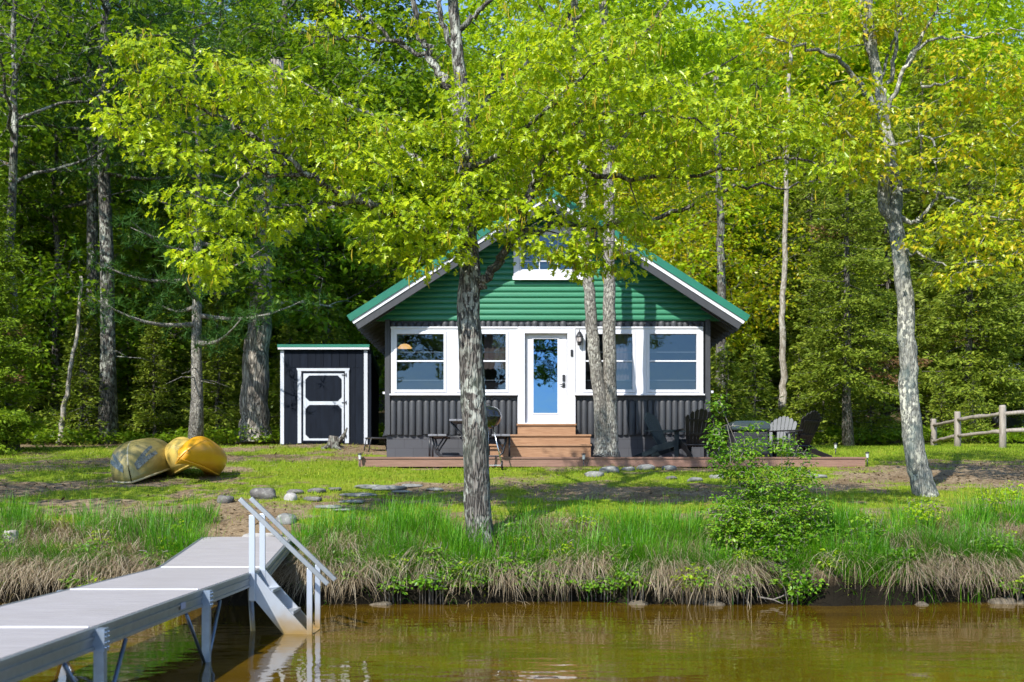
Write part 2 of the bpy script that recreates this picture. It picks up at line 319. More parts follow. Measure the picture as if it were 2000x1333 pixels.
def groundmat():
    m, nt = mat('ground_earth'); at = N(nt, 'Attribute', attribute_name='lawn'); co = coords(nt)
    n1 = noise(nt, co, 1.1, 6, .65); n2 = noise(nt, co, 9, 6, .7); n3 = noise(nt, co, 34, 3)
    dirt = mixc(nt, ramp(nt, n2, [(.3, 0), (.7, 1)]), (.12,.08,.045), (.28,.21,.13)); dirt = mixc(nt, ramp(nt, n3, [(.56, 0), (.66, .6)]), dirt, (.44,.36,.25))
    dirt = mixc(nt, ramp(nt, n1, [(.42, 0), (.62, .7)]), dirt, (.13,.085,.045))
    gr = mixc(nt, ramp(nt, n2, [(.35, 0), (.65, 1)]), (.08,.13,.008), (.19,.25,.012)); gr = mixc(nt, ramp(nt, n1, [(.45, 0), (.65, .5)]), gr, (.22,.20,.03))
    ad = N(nt, 'Math', operation='MULTIPLY_ADD'); L(nt, n2, ad.inputs[0]); ad.inputs[1].default_value = .5; L(nt, at.outputs['Fac'], ad.inputs[2])
    col = mixc(nt, ramp(nt, ad.outputs[0], [(.55, 0), (.85, 1)]), dirt, gr)
    wd = N(nt, 'Attribute', attribute_name='woods'); wl = mixc(nt, ramp(nt, n3, [(.35, 0), (.65, 1)]), (.045,.032,.016), (.14,.10,.055))
    wl = mixc(nt, ramp(nt, n1, [(.45, 0), (.6, .8)]), wl, (.035,.05,.008)); col = mixc(nt, wd.outputs['Fac'], col, wl)
    bk = N(nt, 'Attribute', attribute_name='bank'); col = mixc(nt, bk.outputs['Fac'], col, (.010,.008,.005))  # near-black bank face: dark soil with the undercut's shadow painted into its colour
    finish(nt, col, .95, n2, .7, .05, spec=.1); return m
M['ground'] = groundmat()
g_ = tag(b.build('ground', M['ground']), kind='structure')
for nm, arr in (('lawn', grassy(X, Y)), ('woods', np.clip((Y-33)/4+(fbm(X*.4, Y*.4)-.5), 0, 1)*np.clip(((4-X)/3), 0, 1)+np.clip((Y-38)/3, 0, 1)), ('bank', np.clip((16.95+bankoff(X)-Y)/.12, 0, 1))):  # bank marks the face that gets the painted undercut shade
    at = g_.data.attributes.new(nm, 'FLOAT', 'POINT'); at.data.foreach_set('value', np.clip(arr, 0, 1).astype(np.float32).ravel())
# ================================================================ lake
def watermat():
    m, nt = mat('lake_water'); co = coords(nt)
    bp = N(nt, 'Bump'); bp.inputs['Strength'].default_value = 1; bp.inputs['Distance'].default_value = .0034
    n1 = noise(nt, coords(nt, (1,1.5,1)), 3.2, 2, .5); n2 = noise(nt, coords(nt, (1,2,1)), .8, 2)
    ad = N(nt, 'Math', operation='MULTIPLY_ADD'); L(nt, n2, ad.inputs[0]); ad.inputs[1].default_value = 3.0; L(nt, n1, ad.inputs[2]); L(nt, ad.outputs[0], bp.inputs['Height'])
    big = noise(nt, coords(nt, (.5,1,1)), 1.4, 4)
    b = N(nt, 'BsdfPrincipled'); L(nt, mixc(nt, ramp(nt, big, [(.35, 0), (.65, 1)]), (.066,.037,.002), (.10,.057,.003)), b.inputs['Base Color'])
    b.inputs['Roughness'].default_value = .03; b.inputs['IOR'].default_value = 1.33; L(nt, bp.outputs[0], b.inputs['Normal'])
    o = N(nt, 'OutputMaterial'); L(nt, b.outputs[0], o.inputs[0]); return m
M['water'] = watermat()
b = MB(); b.add([(-420,-420,0),(420,-420,0),(420,17.1,0),(-420,17.1,0)], (0,1,2,3)); tag(b.build('lake_water', M['water']), kind='structure')
# ================================================================ grass
def blades(mb, base, ln, wd, az, lean, curve, seg=3):
    """curved tapered blades: base (n,3), lean = start tilt from upright, curve = extra tilt at the tip (radians)"""
    n = len(base); h = np.stack([np.cos(az), np.sin(az), 0*az], -1); s = np.stack([-np.sin(az), np.cos(az), 0*az], -1)
    p = base.copy(); rows = []
    for k in range(seg+1):
        w = wd*(1-.85*(k/seg)**1.5)
        rows += [p-s*w[:, None]/2, p+s*w[:, None]/2]
        th = lean+curve*(k+.5)/seg; st = ln/seg
        p = p+(h*np.sin(th)[:, None]+np.array((0,0,1.))*np.cos(th)[:, None])*st[:, None]
    v = np.stack(rows, 1); m = 2*(seg+1); o = np.arange(n)[:, None]*m
    for_ = np.concatenate([np.stack([o[:, 0]+2*k, o[:, 0]+2*k+1, o[:, 0]+2*k+3, o[:, 0]+2*k+2], -1) for k in range(seg)])
    mb.add(v.reshape(-1, 3), for_, False)
def U(a, b, n): return rng.uniform(a, b, n)
# lawn
n = 330000; x = U(-13, 15, n); y = 17.3+(38-17.3)*rng.random(n)**1.35; g = grassy(x, y)
keep = (rng.random(n) < (g-.08)*1.15*np.clip(1.5-(y-20)/22, .3, 1)) & ~near_deck(x, y) & ~((np.abs(x-.8) < 3.7) & (y > 27.2)); x = x[keep]; y = y[keep]; n = len(x)
b = MB(); blades(b, np.stack([x, y, gz(x, y)-.01], -1), U(.03, .085, n), U(.007, .014, n), U(0, 6.28, n), U(0, .5, n), U(.1, .9, n), 2)
tag(b.build('lawn_grass', M['lawn_grass']), kind='stuff')
# straw and thatch lying on the bare parts and hanging over the bank edge
b = MB(); n = 60000; x = U(-12, 14, n); y = U(17.2, 31, n); k = (rng.random(n) > grassy(x, y)*.9) & ~near_deck(x, y) & ~((np.abs(x-.8) < 3.7) & (y > 27.2)); x = x[k]; y = y[k]; n = len(x)
blades(b, np.stack([x, y, gz(x, y)+.01], -1), U(.05, .16, n), U(.005, .01, n), U(0, 6.28, n), U(1.2, 1.5, n), U(0, .4, n), 2)
nt_ = 950; cx = U(-10, 11.5, nt_); cx = cx[~((cx > -4.35) & (cx < -2.85))]
for c in cx:
    if fbm(c*1.7+5, 0*c+8, 3) < .42 and rng.random() < .87: continue
    m = int(rng.integers(20, 90)); y0 = 16.88+bankoff(c)+U(0, 1, 1)[0]**1.5*1.7
    px = c+rng.normal(0, .10, m); py = y0+rng.normal(0, .07, m)
    top = y0 > 17.2+bankoff(c) and rng.random() < .7
    L_ = U(.42, .85, m)*(1.0 if not top else .55)*U(.65, 1.3, 1)[0]; az = -math.pi/2+rng.normal(0, .5, m)+rng.normal(0, .35)
    blades(b, np.stack([px, py, gz(px, py)+.0], -1), L_, U(.004, .010, m), az, U(.7, 1.3, m), U(1.2, 1.75, m) if not top else U(.4, 1.7, m), 5)
n = 16000; x = U(-11, 12, n); x = x[~((x > -4.5) & (x < -2.7))]; n = len(x); y = U(16.95, 18.6, n)+bankoff(x)
blades(b, np.stack([x, y, gz(x, y)], -1), U(.12, .4, n), U(.005, .011, n), -1.57+rng.normal(0, 1.2, n), U(.2, 1.2, n), U(.3, 1.6, n), 4)
tag(b.build('dead_grass', M['straw']), kind='stuff')
# tall green grass in tufts along the bank
b = MB(); spots = []
for px, py, d, s in ((330,1075,17.6,1.5),(300,1060,17.7,1.0),(355,1080,17.6,1.0),(205,1030,18.0,1.0),(160,1025,18.2,.7),(80,1030,18.2,.7),(20,1050,17.8,.9),(-30,1060,17.8,1),(610,1060,17.9,1.0),(590,1085,17.6,1.0),(640,1050,18.0,1.0),(690,1045,18.1,1.1),(730,1120,17.3,.9),
        (790,1040,18.1,1.2),(810,1035,18.2,1.2),(835,1060,17.9,.8),(890,1110,17.4,1.2),(905,1100,17.5,1.1),(975,1050,17.9,1.0),(1010,1055,17.9,1.2),(1040,1060,17.8,1.3),(1070,1050,17.9,1.1),(1100,1060,17.8,1.0),(1150,1070,17.7,1.0),(1160,1110,17.3,1.2),(1215,1040,18.0,1.2),(1245,1040,18.1,1.4),(1275,1050,18.0,1.2),(1310,1045,18.0,1.3),(1340,1060,17.8,1.0),(1385,1080,17.6,1),
        (1640,1040,17.8,.9),(1690,1030,17.9,.8),(1900,990,18.8,1.2),(1925,985,19.0,1.1),(1880,1010,18.5,1.1),(1985,990,18.9,1.2),(2030,1000,18.8,1.2),(1740,1030,17.9,.9),(1600,1050,17.8,1.0)):
    q = P(px, py, d); spots.append((q[0], d, s))
for k in range(420):
    x_ = U(-10.5, 12, 1)[0]
    if -4.5 < x_ < -2.75: continue
    y_ = 16.88+bankoff(x_)+U(0, 1, 1)[0]**1.2*1.9
    if fbm(x_*.9+7, y_*1.1, 3) < .52 and rng.random() < .85: continue
    spots.append((x_, y_, U(.3, 1.15, 1)[0]))
for x_, y_, s in spots:
    m = int(120*s); px = x_+rng.normal(0, .12*s, m); py = y_+rng.normal(0, .1*s, m)
    az = np.arctan2(py-y_, px-x_)+rng.normal(0, .7, m)
    blades(b, np.stack([px, py, gz(px, py)], -1), U(.22, .58, m)*(.6+.4*s), U(.006, .012, m), az, np.abs(rng.normal(.1, .14, m)), U(.1, 1.0, m), 4)
n = 15000; x = U(-10.5, 12, n); x = x[~((x > -4.6) & (x < -2.7))]; y = U(16.88, 19.3, len(x))+bankoff(x); k = fbm(x*1.1+31, y*1.4) > .45; x, y = x[k], y[k]; n = len(x)
blades(b, np.stack([x, y, gz(x, y)], -1), U(.08, .28, n), U(.005, .01, n), U(0, 6.28, n), U(0, .4, n), U(.2, 1.2, n), 3)
# green blades leaning out over the cut edge
for k in range(420):
    x_ = U(-10.5, 12, 1)[0]
    if -4.4 < x_ < -2.8: continue
    m = int(rng.integers(15, 60)); y_ = 16.82+bankoff(x_)+U(0, .45, 1)[0]; px = x_+rng.normal(0, .10, m); py = y_+rng.normal(0, .05, m)
    blades(b, np.stack([px, py, gz(px, py)], -1), U(.2, .55, m), U(.006, .012, m), -1.57+rng.normal(0, .8, m), U(.1, .9, m), U(.4, 1.9, m), 4)
tag(b.build('bank_grass', M['tall_grass']), kind='stuff')
# moss cushions on the cut face of the bank
b = MB(); n = 9000; x = U(-10, 12, n); k = fbm(x*1.3, x*0) > .52; x = x[k]; n = len(x); y = 16.78+bankoff(x)+U(-.05, .25, n)
blades(b, np.stack([x, y, gz(x, y)-.005], -1), U(.02, .06, n), U(.015, .03, n), U(0, 6.28, n), U(.2, 1.4, n), U(.1, .6, n), 2)
tag(b.build('bank_moss', M['moss']), kind='stuff')
# last year's leaves on the bare earth and the floor of the woods
b = MB(); n = 26000; x = U(-16, 18, n); y = U(18.2, 40, n); k = ~near_deck(x, y) & ~((np.abs(x-.8) < 3.7) & (y > 27.2)) & (rng.random(n) > grassy(x, y)*1.1) & (fbm(x*.8+3, y*.9) > .42); x, y = x[k], y[k]; n = len(x)
blades(b, np.stack([x, y, gz(x, y)+.012], -1), U(.04, .10, n), U(.03, .06, n), U(0, 6.28, n), U(1.1, 1.9, n), U(-.5, .6, n), 2)
tag(b.build('fallen_leaves', M['litter']), kind='stuff')
# ================================================================ cabin
HF = 27.3; hs = F/HF
def hx(px): return (px-1000)/hs
def hz(py): return CZ+(HY-py)/hs
XL, XR = hx(752), hx(1387); XC = (XL+XR)/2; HB = HF+8.0
Zdeck, Zf, Zs, Zw, Zg = 2.165, hz(848), hz(770), hz(640), hz(625)
house = thing('log_cabin', 'charcoal log cabin with a green gable, white windows and green metal roof', 'cabin', (0,0,0))
# block foundation
b = MB(); b.box((XL+.03, HF+.06, 1.6), (XR-.03, HF+.25, Zf+.02)); b.box((XL+.03, HF+.25, 1.6), (XL+.22, HB, Zf+.02)); b.box((XR-.22, HF+.25, 1.6), (XR-.03, HB, Zf+.02)); b.box((XL+.22, HB-.2, 1.6), (XR-.22, HB, Zf+.02))
b.build('foundation', M['block'], house)
# half-log siding
def logs(b, x0, x1, z0, z1, y, round_top=True):
    x = x0
    while x < x1-.05:
        w = min(rng.uniform(.12, .165), x1-x); r = w/2; cx = x+r; zt = z1-rng.uniform(0, .035); zb = z0-rng.uniform(0, .03)
        th = np.linspace(0, math.pi, 9); prof = np.stack([-np.cos(th)*r*.985, -np.sin(th)*r*.85], -1)
        lv = [(zb, .93), (zb+.02, 1), (zb+(zt-zb)*.5, rng.uniform(.97, 1.03)), (zt-r*.9, 1)]
        lv += [(zt-r*.9+r*.9*math.sin(a), max(.06, math.cos(a))) for a in (.5, .9, 1.25, 1.5)] if round_top else [(zt, 1)]
        rows = [np.stack([cx+prof[:, 0]*s, y+prof[:, 1]*s, np.full(9, z)], -1) for z, s in lv]
        m = len(rows); i = np.arange(m-1)[:, None]*9; j = np.arange(8)[None, :]
        b.add(np.concatenate(rows), np.stack([i+j, i+j+1, i+9+j+1, i+9+j], -1).reshape(-1, 4), True)
        x += w
DX0, DX1 = hx(1011), hx(1124)
b = MB(); logs(b, XL+.10, DX0-.01, Zf, Zs-.10, HF+.05); logs(b, DX1+.01, XR-.10, Zf, Zs-.10, HF+.05)
logs(b, XL+.10, XR-.10, Zw+.0, Zg-.01, HF+.05)
for sx, x in ((-1, XL), (1, XR)):
    b.box((min(x, x-sx*.11), HF-.03, Zf-.02), (max(x, x-sx*.11), HF+.08, Zg))             # corner boards
for a, c in ((XL+.1, DX0), (DX1, XR-.1)): b.box((a, HF+.052, Zf-.05), (c, HF+.12, Zs))
b.box((XL+.1, HF+.052, Zw-.05), (XR-.1, HF+.12, Zg+.02))
b.build('log_siding', M['char'], house)
b = MB(); b.box((XL+.01, HF+.1, Zf), (XL+.15, HB, Zg+.05)); b.box((XR-.15, HF+.1, Zf), (XR-.01, HB, Zg+.05)); b.box((XL+.15, HB-.14, Zf), (XR-.15, HB-.01, Zg+.05)); b.build('side_wall', M['char'], house)
b = MB(); b.box((XL+.16, HF+.2, Zf-.05), (XR-.16, HB-.15, Zf+.02)); b.box((XL+.16, HF+.9, Zg+.05), (XR-.16, HB-.15, Zg+.12)); b.box((XL+.16, HF+4, Zf+.02), (XR-.16, HF+4.1, Zg+.04)); b.build('interior', plain('interior_panel', (.20,.16,.13), .7), house)
# gable siding: convex horizontal boards cut to the roof line
slope = .641; Zap = hz(381)-.12
half = lambda z: max(.01, (Zap-.10-z)/slope)
b = MB(); z = Zg-.02; pitch = .127
while z < Zap-.25:
    pr = [(0, .0), (-.020, .012), (-.034, .04), (-.030, .08), (-.012, .118), (0, pitch)]
    v = []; 
    for sgn in (-1, 1):
        for dy, dz in pr: v.append((XC+sgn*min(half(z+dz), (XR-XL)/2+.02), HF+.03+dy, z+dz))
    k = len(pr); b.add(v, [(i, k+i, k+i+1, i+1) for i in range(k-1)], False); z += pitch
b.prism([(XC-half(Zg), Zg-.02), (XC+half(Zg), Zg-.02), (XC, Zap-.1)], HF+.035, HF+.12)
b.build('gable_siding', M['green'], house)
# roof
RF = 26.68; rs = F/RF
ex0, ex1 = XC-4.25, XC+4.25; ze = Zap+.02-slope*4.25
def slab(b, off0, off1, y0, y1, e=4.25, dx=0):
    """both slopes between two heights below the roof's top line"""
    for s in (-1, 1):
        a = [(XC, Zap+off1), (XC+s*e, Zap+off1-slope*e), (XC+s*(e-dx), Zap+off0-slope*(e-dx)), (XC, Zap+off0)]
        b.prism(a if s > 0 else a[::-1], y0, y1)
b = MB(); slab(b, .04, .12, RF-.03, HB+.5, 4.33)
y = RF-.02
while y < HB+.4:
    for s in (-1, 1): b.bar((XC, y+.015, Zap+.135), (XC+s*4.32, y+.015, Zap+.135-slope*4.32), .03, .03)
    y += .4
b.bar((XC, RF-.04, Zap+.13), (XC, HB+.5, Zap+.13), .3, .04)
for s in (-1, 1): b.bar((XC+s*.05, RF-.045, Zap+.062-slope*.05), (XC+s*4.33, RF-.045, Zap+.062-slope*4.33), .03, .15, (0,0,1))
b.build('roof', M['roofgreen'], house)
for s in (-1, 1):
    b = MB(); b.bar((XC, RF-.005, Zap-.065), (XC+s*4.25, RF-.005, Zap-.065-slope*4.25), .05, .095); b.build('white_rake_trim', M['white'], house)
    b = MB(); b.bar((XC, RF+.02, Zap-.195), (XC+s*4.17, RF+.02, Zap-.195-slope*4.17), .06, .17); b.build('rake_board', M['char'], house)
b = MB(); slab(b, -.10, .03, RF+.05, HB+.45, 4.22)
y = RF+.35
while y < HB+.4:
    for s in (-1, 1): b.bar((XC+s*3.4, y, Zap-.19-slope*3.4), (XC+s*4.2, y, Zap-.19-slope*4.2), .05, .16)
    y += .5
b.build('soffit', M['chardark'], house)
# white window band
y0 = HF-.02
def rect(b, x0, x1, z0, z1, ya, yb): b.box((x0, ya, z0), (x1, yb, z1))
def framed(b, x0, x1, z0, z1, w, ya, yb):
    rect(b, x0, x0+w, z0, z1, ya, yb); rect(b, x1-w, x1, z0, z1, ya, yb); rect(b, x0+w, x1-w, z0, z0+w, ya, yb); rect(b, x0+w, x1-w, z1-w, z1, ya, yb)
wins = [(775, 867), (897, 988), (1143, 1235), (1268, 1360)]
gz0, gz1 = hz(762), hz(653)
for bx, ww in (((764, 1011), wins[:2]), ((1124, 1373), wins[2:])):
    b = MB(); xs = [hx(bx[0])]
    for a, c in ww: xs += [hx(a)-.06, hx(c)+.06]
    xs.append(hx(bx[1])); ztop = Zw
    for k in range(0, 6, 2): rect(b, xs[k], xs[k+1], Zs, ztop, HF-.045, HF+.12)
    for k in (1, 3): rect(b, xs[k], xs[k+1], gz1+.06, ztop, HF-.043, HF+.118); rect(b, xs[k], xs[k+1], Zs, gz0-.06, HF-.043, HF+.118)
    rect(b, xs[0]-.03, xs[5]+(.03 if bx[1] > 1200 else -.002), Zs-.035, Zs-.001, HF-.10, HF+.05); rect(b, xs[0]-.01, xs[5]-.002, ztop-.03, ztop+.012, HF-.065, HF-.046)
    b.build('window_casing', M['white'], house, bevel=.004)
for a, c in wins:
    b = MB(); x0, x1 = hx(a)-.058, hx(c)+.058; framed(b, x0, x1, gz0-.058, gz1+.058, .06, HF-.062, HF+.06)
    rail = hz(706); rect(b, x0+.06, x1-.06, rail-.017, rail+.017, HF-.045, HF+.05)
    fr = b.build('window', M['white'], house, bevel=.004)
    for q in (688, 743): b = MB(); rect(b, x0+.06, x1-.06, hz(q)-.012, hz(q)+.012, HF+.022, HF+.045); b.build('storm_rail', M['whited'], fr)
    b = MB(); b.add([(x0+.05, HF+.012, gz0-.01), (x1-.05, HF+.012, gz0-.01), (x1-.05, HF+.012, gz1+.01), (x0+.05, HF+.012, gz1+.01)], (0,1,2,3)); b.build('pane', M['glass'], fr)
    b = MB(); rect(b, x0+.055, x1-.055, gz0-.01, hz(744), HF+.05, HF+.058); b.build('insect_screen', plain('screen_mesh', (.06,.05,.055), .8), fr)
for a, c, q in ((945, 988, 668), (1143, 1170, 672), (1205, 1235, 690)):
    b = MB(); n_ = 14; xs_ = np.linspace(hx(a), hx(c), n_); ys_ = HF+.20+.018*np.sin(np.arange(n_)*2.1)
    b.add(np.concatenate([np.stack([xs_, ys_, np.full(n_, hz(q+52))], -1), np.stack([xs_, ys_, np.full(n_, gz1+.03)], -1)]), [(i, i+1, n_+i+1, n_+i) for i in range(n_-1)], True); b.build('curtain', plain('curtain_cloth', (.50,.38,.36), .9), house)
# gable window
b = MB(); x0, x1, z0, z1 = hx(1003), hx(1140), hz(548), hz(445)
framed(b, x0, x1, z0+.07, z1, .13, HF-.05, HF+.03); framed(b, x0+.132, x1-.132, z0+.202, z1-.132, .035, HF-.035, HF+.03)
rect(b, x0+.165, x1-.165, hz(511)-.012, hz(511)+.012, HF-.032, HF+.02)
for q in (.333, .667): xx = x0+.167+(x1-x0-.334)*q; rect(b, xx-.01, xx+.01, z0+.2, z1-.13, HF-.030, HF+.018)
b.add([(x0-.02,HF-.09,z0),(x1+.02,HF-.09,z0),(x1+.02,HF-.04,z0+.09),(x0-.02,HF-.04,z0+.09),(x0-.02,HF-.03,z0),(x1+.02,HF-.03,z0)], [(0,1,2,3),(0,4,5,1)])
fr = b.build('gable_window', M['white'], house, bevel=.004)
b = MB(); b.add([(x0+.14, HF-.012, z0+.2), (x1-.14, HF-.012, z0+.2), (x1-.14, HF-.012, z1-.14), (x0+.14, HF-.012, z1-.14)], (0,1,2,3)); b.build('pane', M['glass'], fr)
# door
Zd0, Zd1 = hz(828), hz(652)
b = MB(); rect(b, DX0, hx(1025), Zd0-.02, Zd1+.001, HF-.06, HF+.12); rect(b, hx(1108), DX1, Zd0-.02, Zd1+.001, HF-.06, HF+.12); rect(b, DX0, DX1, Zd1+.002, Zw+.012, HF-.06, HF+.12)
framed(b, DX0+.01, DX1-.01, Zd0-.02, Zw, .035, HF-.068, HF-.061); rect(b, hx(1025), hx(1108), Zd0-.03, Zd0, HF-.03, HF+.12)
b.build('door_casing', M['white'], house, bevel=.004)
b = MB(); x0, x1 = hx(1026), hx(1107); g0, g1, gb, gt = hx(1042), hx(1089), hz(807), hz(662)
yA = HF+.05; rect(b, x0, g0, Zd0, Zd1, yA, yA+.045); rect(b, g1, x1, Zd0, Zd1, yA, yA+.045); rect(b, g0, g1, Zd0, gb, yA, yA+.045); rect(b, g0, g1, gt, Zd1, yA, yA+.045)
framed(b, g0-.03, g1+.03, gb-.03, gt+.03, .03, yA-.012, yA)
dr = b.build('door', M['white'], house, bevel=.003)
b = MB(); b.add([(g0,yA+.01,gb),(g1,yA+.01,gb),(g1,yA+.01,gt),(g0,yA+.01,gt)], (0,1,2,3)); b.build('door_glass', M['doorglass'], dr)
b = MB(); rect(b, hx(1098.5), hx(1104), hz(745), hz(732), yA-.03, yA-.001); b.build('keypad_lock', M['blackmetal'], dr, bevel=.006)
b = MB(); rect(b, hx(1098.5), hx(1104), hz(757), hz(748), yA-.02, yA-.001); b.bar((hx(1102), yA-.04, hz(751.5)), (hx(1093), yA-.04, hz(751.5)), .014, .018); b.bar((hx(1101), yA-.04, hz(751.5)), (hx(1101), yA-.01, hz(751.5)), .016, .016); b.build('lever_handle', M['blackmetal'], dr)
b = MB(); rect(b, hx(1114), hx(1119), hz(697), hz(684), HF-.085, HF-.069); b.build('doorbell', M['blackmetal'], house, bevel=.004)
# hose tap and conduit box
b = MB(); q = (XR+.02, HF+.02, hz(768)); b.box((q[0], q[1]-.03, q[2]), (q[0]+.05, q[1]+.03, q[2]+.05)); b.build('junction_box', M['white'], house)
b = MB(); b.box((XL-.05, HF+.0, hz(770)), (XL-.001, HF+.05, hz(770)+.05)); b.build('junction_box', M['white'], house)
# wall lantern
lx, lz = hx(1131), hz(656); t = thing('wall_lantern', 'small dark wall lantern with a pyramid cap right of the cabin door', 'lantern', (lx, HF-.17, lz-.15))
b = MB(); b.lathe([(0,.27),(.012,.25),(.014,.22),(.035,.21),(.085,.115),(.09,.10),(.0,.10)], 6); b.build('cap', M['blackmetal'], t)
b = MB(); b.lathe([(.058,.0),(.075,.10)], 6); b.build('glass', plain('frosted_glass', (.55,.5,.48), .2), t)
b = MB(); b.lathe([(0,-.06),(.02,-.045),(.06,-.02),(.066,.0),(.0,.0)], 6)
for k in range(6): a = k*math.pi/3; b.bar((.06*math.cos(a), .06*math.sin(a), 0), (.077*math.cos(a), .077*math.sin(a), .1), .01, .01, (1,0,0))
b.bar((0,.04,-.02), (0,.122,.0), .02, .02); b.box((-.04,.108,-.06), (.04,.123,.09)); b.build('cage', M['blackmetal'], t)
# lamp hanging inside
t = thing('pendant_lamp', 'lit amber pendant lamp inside behind the first window', 'lamp', (hx(788)-.05, HF+.9, hz(672)))
b = MB(); b.lathe([(.03,.10),(.10,.08),(.17,.0),(.155,.0),(.09,.07),(.0,.085)], 16); b.build('shade', M['lampglow'], t); b = MB(); b.tube([(0,0,.1),(0,0,.55)], .008, 5); b.build('cord', M['blackmetal'], t)
# ================================================================ steps, deck
t = thing('porch_steps', 'cedar plank steps leading up to the white door', 'steps', (0,0,0))
tops = [(828, 1011, 1124, HF-.5), (849, 985, 1153, HF-.85), (868, 957, 1154, HF-1.2)]
yback = HF-.075
for py, a, c, yf in tops:
    s = F/yf; X0, X1, zt = (a-1000)/s, (c-1000)/s, CZ+(HY-py)/s
    low = Zdeck+.001
    b = MB(); b.box((X0-.02, yf-.03, zt-.04), (X1+.02, yback, zt)); b.build('tread', M['cedar'], t, bevel=.004)
    nb = zt-.236 if py != 868 else low
    b = MB(); b.box((X0, yf, nb+.001), (X1, yf+.03, zt-.041)); b.build('riser', M['cedar'], t)
    for q0, q1 in ((X0+.01, X0+.04), (X1-.04, X1-.01)): b = MB(); b.box((q0, yf+.031, low), (q1, yback, zt-.042)); b.build('stringer', M['cedar'], t)
DFy = 25.3; ds = F/DFy; dx0, dx1 = (700-1000)/ds, (1690-1000)/ds
t = thing('wooden_deck', 'low weathered cedar deck running along the front of the cabin', 'deck', (0,0,0))
b = MB(); y = DFy-.02
while y < HF+.0: b.box((dx0-.02, y, Zdeck-.035), (min(dx1+.02, 99), min(y+.138, HF+.02), Zdeck)); y += .144
y = HF+.03
while y < HF+1.6: b.box((XR+.15, y, Zdeck-.035), (dx1+.02, y+.138, Zdeck)); y += .144
b.build('decking', M['cedarkdk'] if 'cedarkdk' in M else M['cedardk'], t)
b = MB(); b.box((dx0, DFy, Zdeck-.2), (dx1, DFy+.04, Zdeck-.036)); b.box((dx0, DFy+.04, Zdeck-.2), (dx0+.04, HF, Zdeck-.036)); b.box((dx1-.04, DFy+.04, Zdeck-.2), (dx1, HF+1.6, Zdeck-.036)); b.build('fascia', M['cedardk'], t)
for k in range(8): b = MB(); xx = dx0+.1+k*(dx1-dx0-.2)/7; b.box((xx-.05, DFy+.05, 1.6), (xx+.05, DFy+.15, Zdeck-.036)); b.box((xx-.02, DFy+.16, Zdeck-.2), (xx+.02, HF-.01 if xx < XR+.2 else HF+1.5, Zdeck-.037)); b.build('joist', M['cedardk'], t)
# ================================================================ storage shed
SF = 31.0; ss = F/SF
def sx(px): return (px-1000)/ss
def sz(py): return CZ+(HY-py)/ss
x0, x1, zb, zt = sx(548), sx(718), sz(868), sz(684); dep = 2.6
t = thing('storage_shed', 'dark navy storage shed with white trimmed door at the edge of the woods', 'shed', (0,0,0))
b = MB(); b.add([(x0,SF,zb),(x1,SF,zb),(x1,SF,zt),(x0,SF,zt),(x0,SF+dep,zb),(x1,SF+dep,zb),(x1,SF+dep,zt-.45),(x0,SF+dep,zt-.45)], [(0,1,2,3),(1,5,6,2),(5,4,7,6),(4,0,3,7)])
k = x0+.1
while k < x1-.05: b.box((k, SF-.006, zb), (k+.185, SF-.0005, sz(717)-.02)); b.box((k, SF-.012, sz(717)-.02), (k+.185, SF-.0005, zt)); k += .2
b.box((x0-.0,SF+.02,zb-.25),(x1,SF+dep-.02,zb)); b.build('wall', M['navy'], t)
b = MB(); ov = .06; b.add([(x0-ov,SF-.12,zt+.06),(x1+ov,SF-.12,zt+.06),(x1+ov,SF+dep+.1,zt-.42),(x0-ov,SF+dep+.1,zt-.42),(x0-ov,SF-.12,zt+.13),(x1+ov,SF-.12,zt+.13),(x1+ov,SF+dep+.1,zt-.35),(x0-ov,SF+dep+.1,zt-.35)], [(3,2,1,0),(4,5,6,7),(0,1,5,4),(1,2,6,5),(2,3,7,6),(3,0,4,7)])
b.build('roof', M['roofgreen'], t)
b = MB(); b.box((x0-.05,SF-.11,zt+.005),(x1+.05,SF-.08,zt+.059)); b.build('eave_trim', M['white'], t)
for a in (x0, x1-.09): b = MB(); b.box((a,SF-.03,zb),(a+.09,SF-.013,zt-.01)); b.build('corner_trim', M['whited'], t)
da, dc, dzb, dzt = sx(582), sx(682), sz(866), sz(720)
b = MB(); b.box((da+.04,SF-.035,dzb+.02),(dc-.04,SF-.0125,dzt-.05)); dr = b.build('door', M['navy'], t)
def bev(b, xa, xb, za, zb_, y, w, ch):
    """a board frame round an opening with cut corners"""
    o = [(xa-w,za-w),(xb+w,za-w),(xb+w,zb_+w),(xa-w,zb_+w)]
    q = [(xa+ch,za),(xb-ch,za),(xb,za+ch),(xb,zb_-ch),(xb-ch,zb_),(xa+ch,zb_),(xa,zb_-ch),(xa,za+ch)]
    v = [(x,y,z) for x, z in o+q]; fs = [(0,1,5),(0,5,4),(1,2,7),(1,7,6),(2,3,9),(2,9,8),(3,0,11),(3,11,10),(0,4,11),(1,6,5),(2,8,7),(3,10,9)]
    b.add(v, fs); n_ = len(v); v2 = [(x,y+.02,z) for x, z in q]; b.add([(x,y,z) for x, z in q]+v2, [(i,(i+1) % 8,8+(i+1) % 8,8+i) for i in range(8)])
b = MB(); ia, ic = sx(597), sx(668); mid0, mid1 = sz(784.5), sz(791.5); bev(b, ia, ic, mid0+.0, sz(734), SF-.042, .05, .10); bev(b, ia, ic, sz(857), mid1-.0, SF-.0425, .05, .10)
b.box((da,SF-.05,dzb),(da+.09,SF-.0428,dzt-.07)); b.box((dc-.1,SF-.05,dzb),(dc,SF-.0428,dzt-.07)); b.build('door_trim', M['whited'], dr)
b = MB(); b.prism([(da+.0,dzt-.07),(dc-.0,dzt-.07),(dc+.02,dzt),(da-.03,dzt)], SF-.055, SF-.03); b.build('door_header', M['whited'], t)
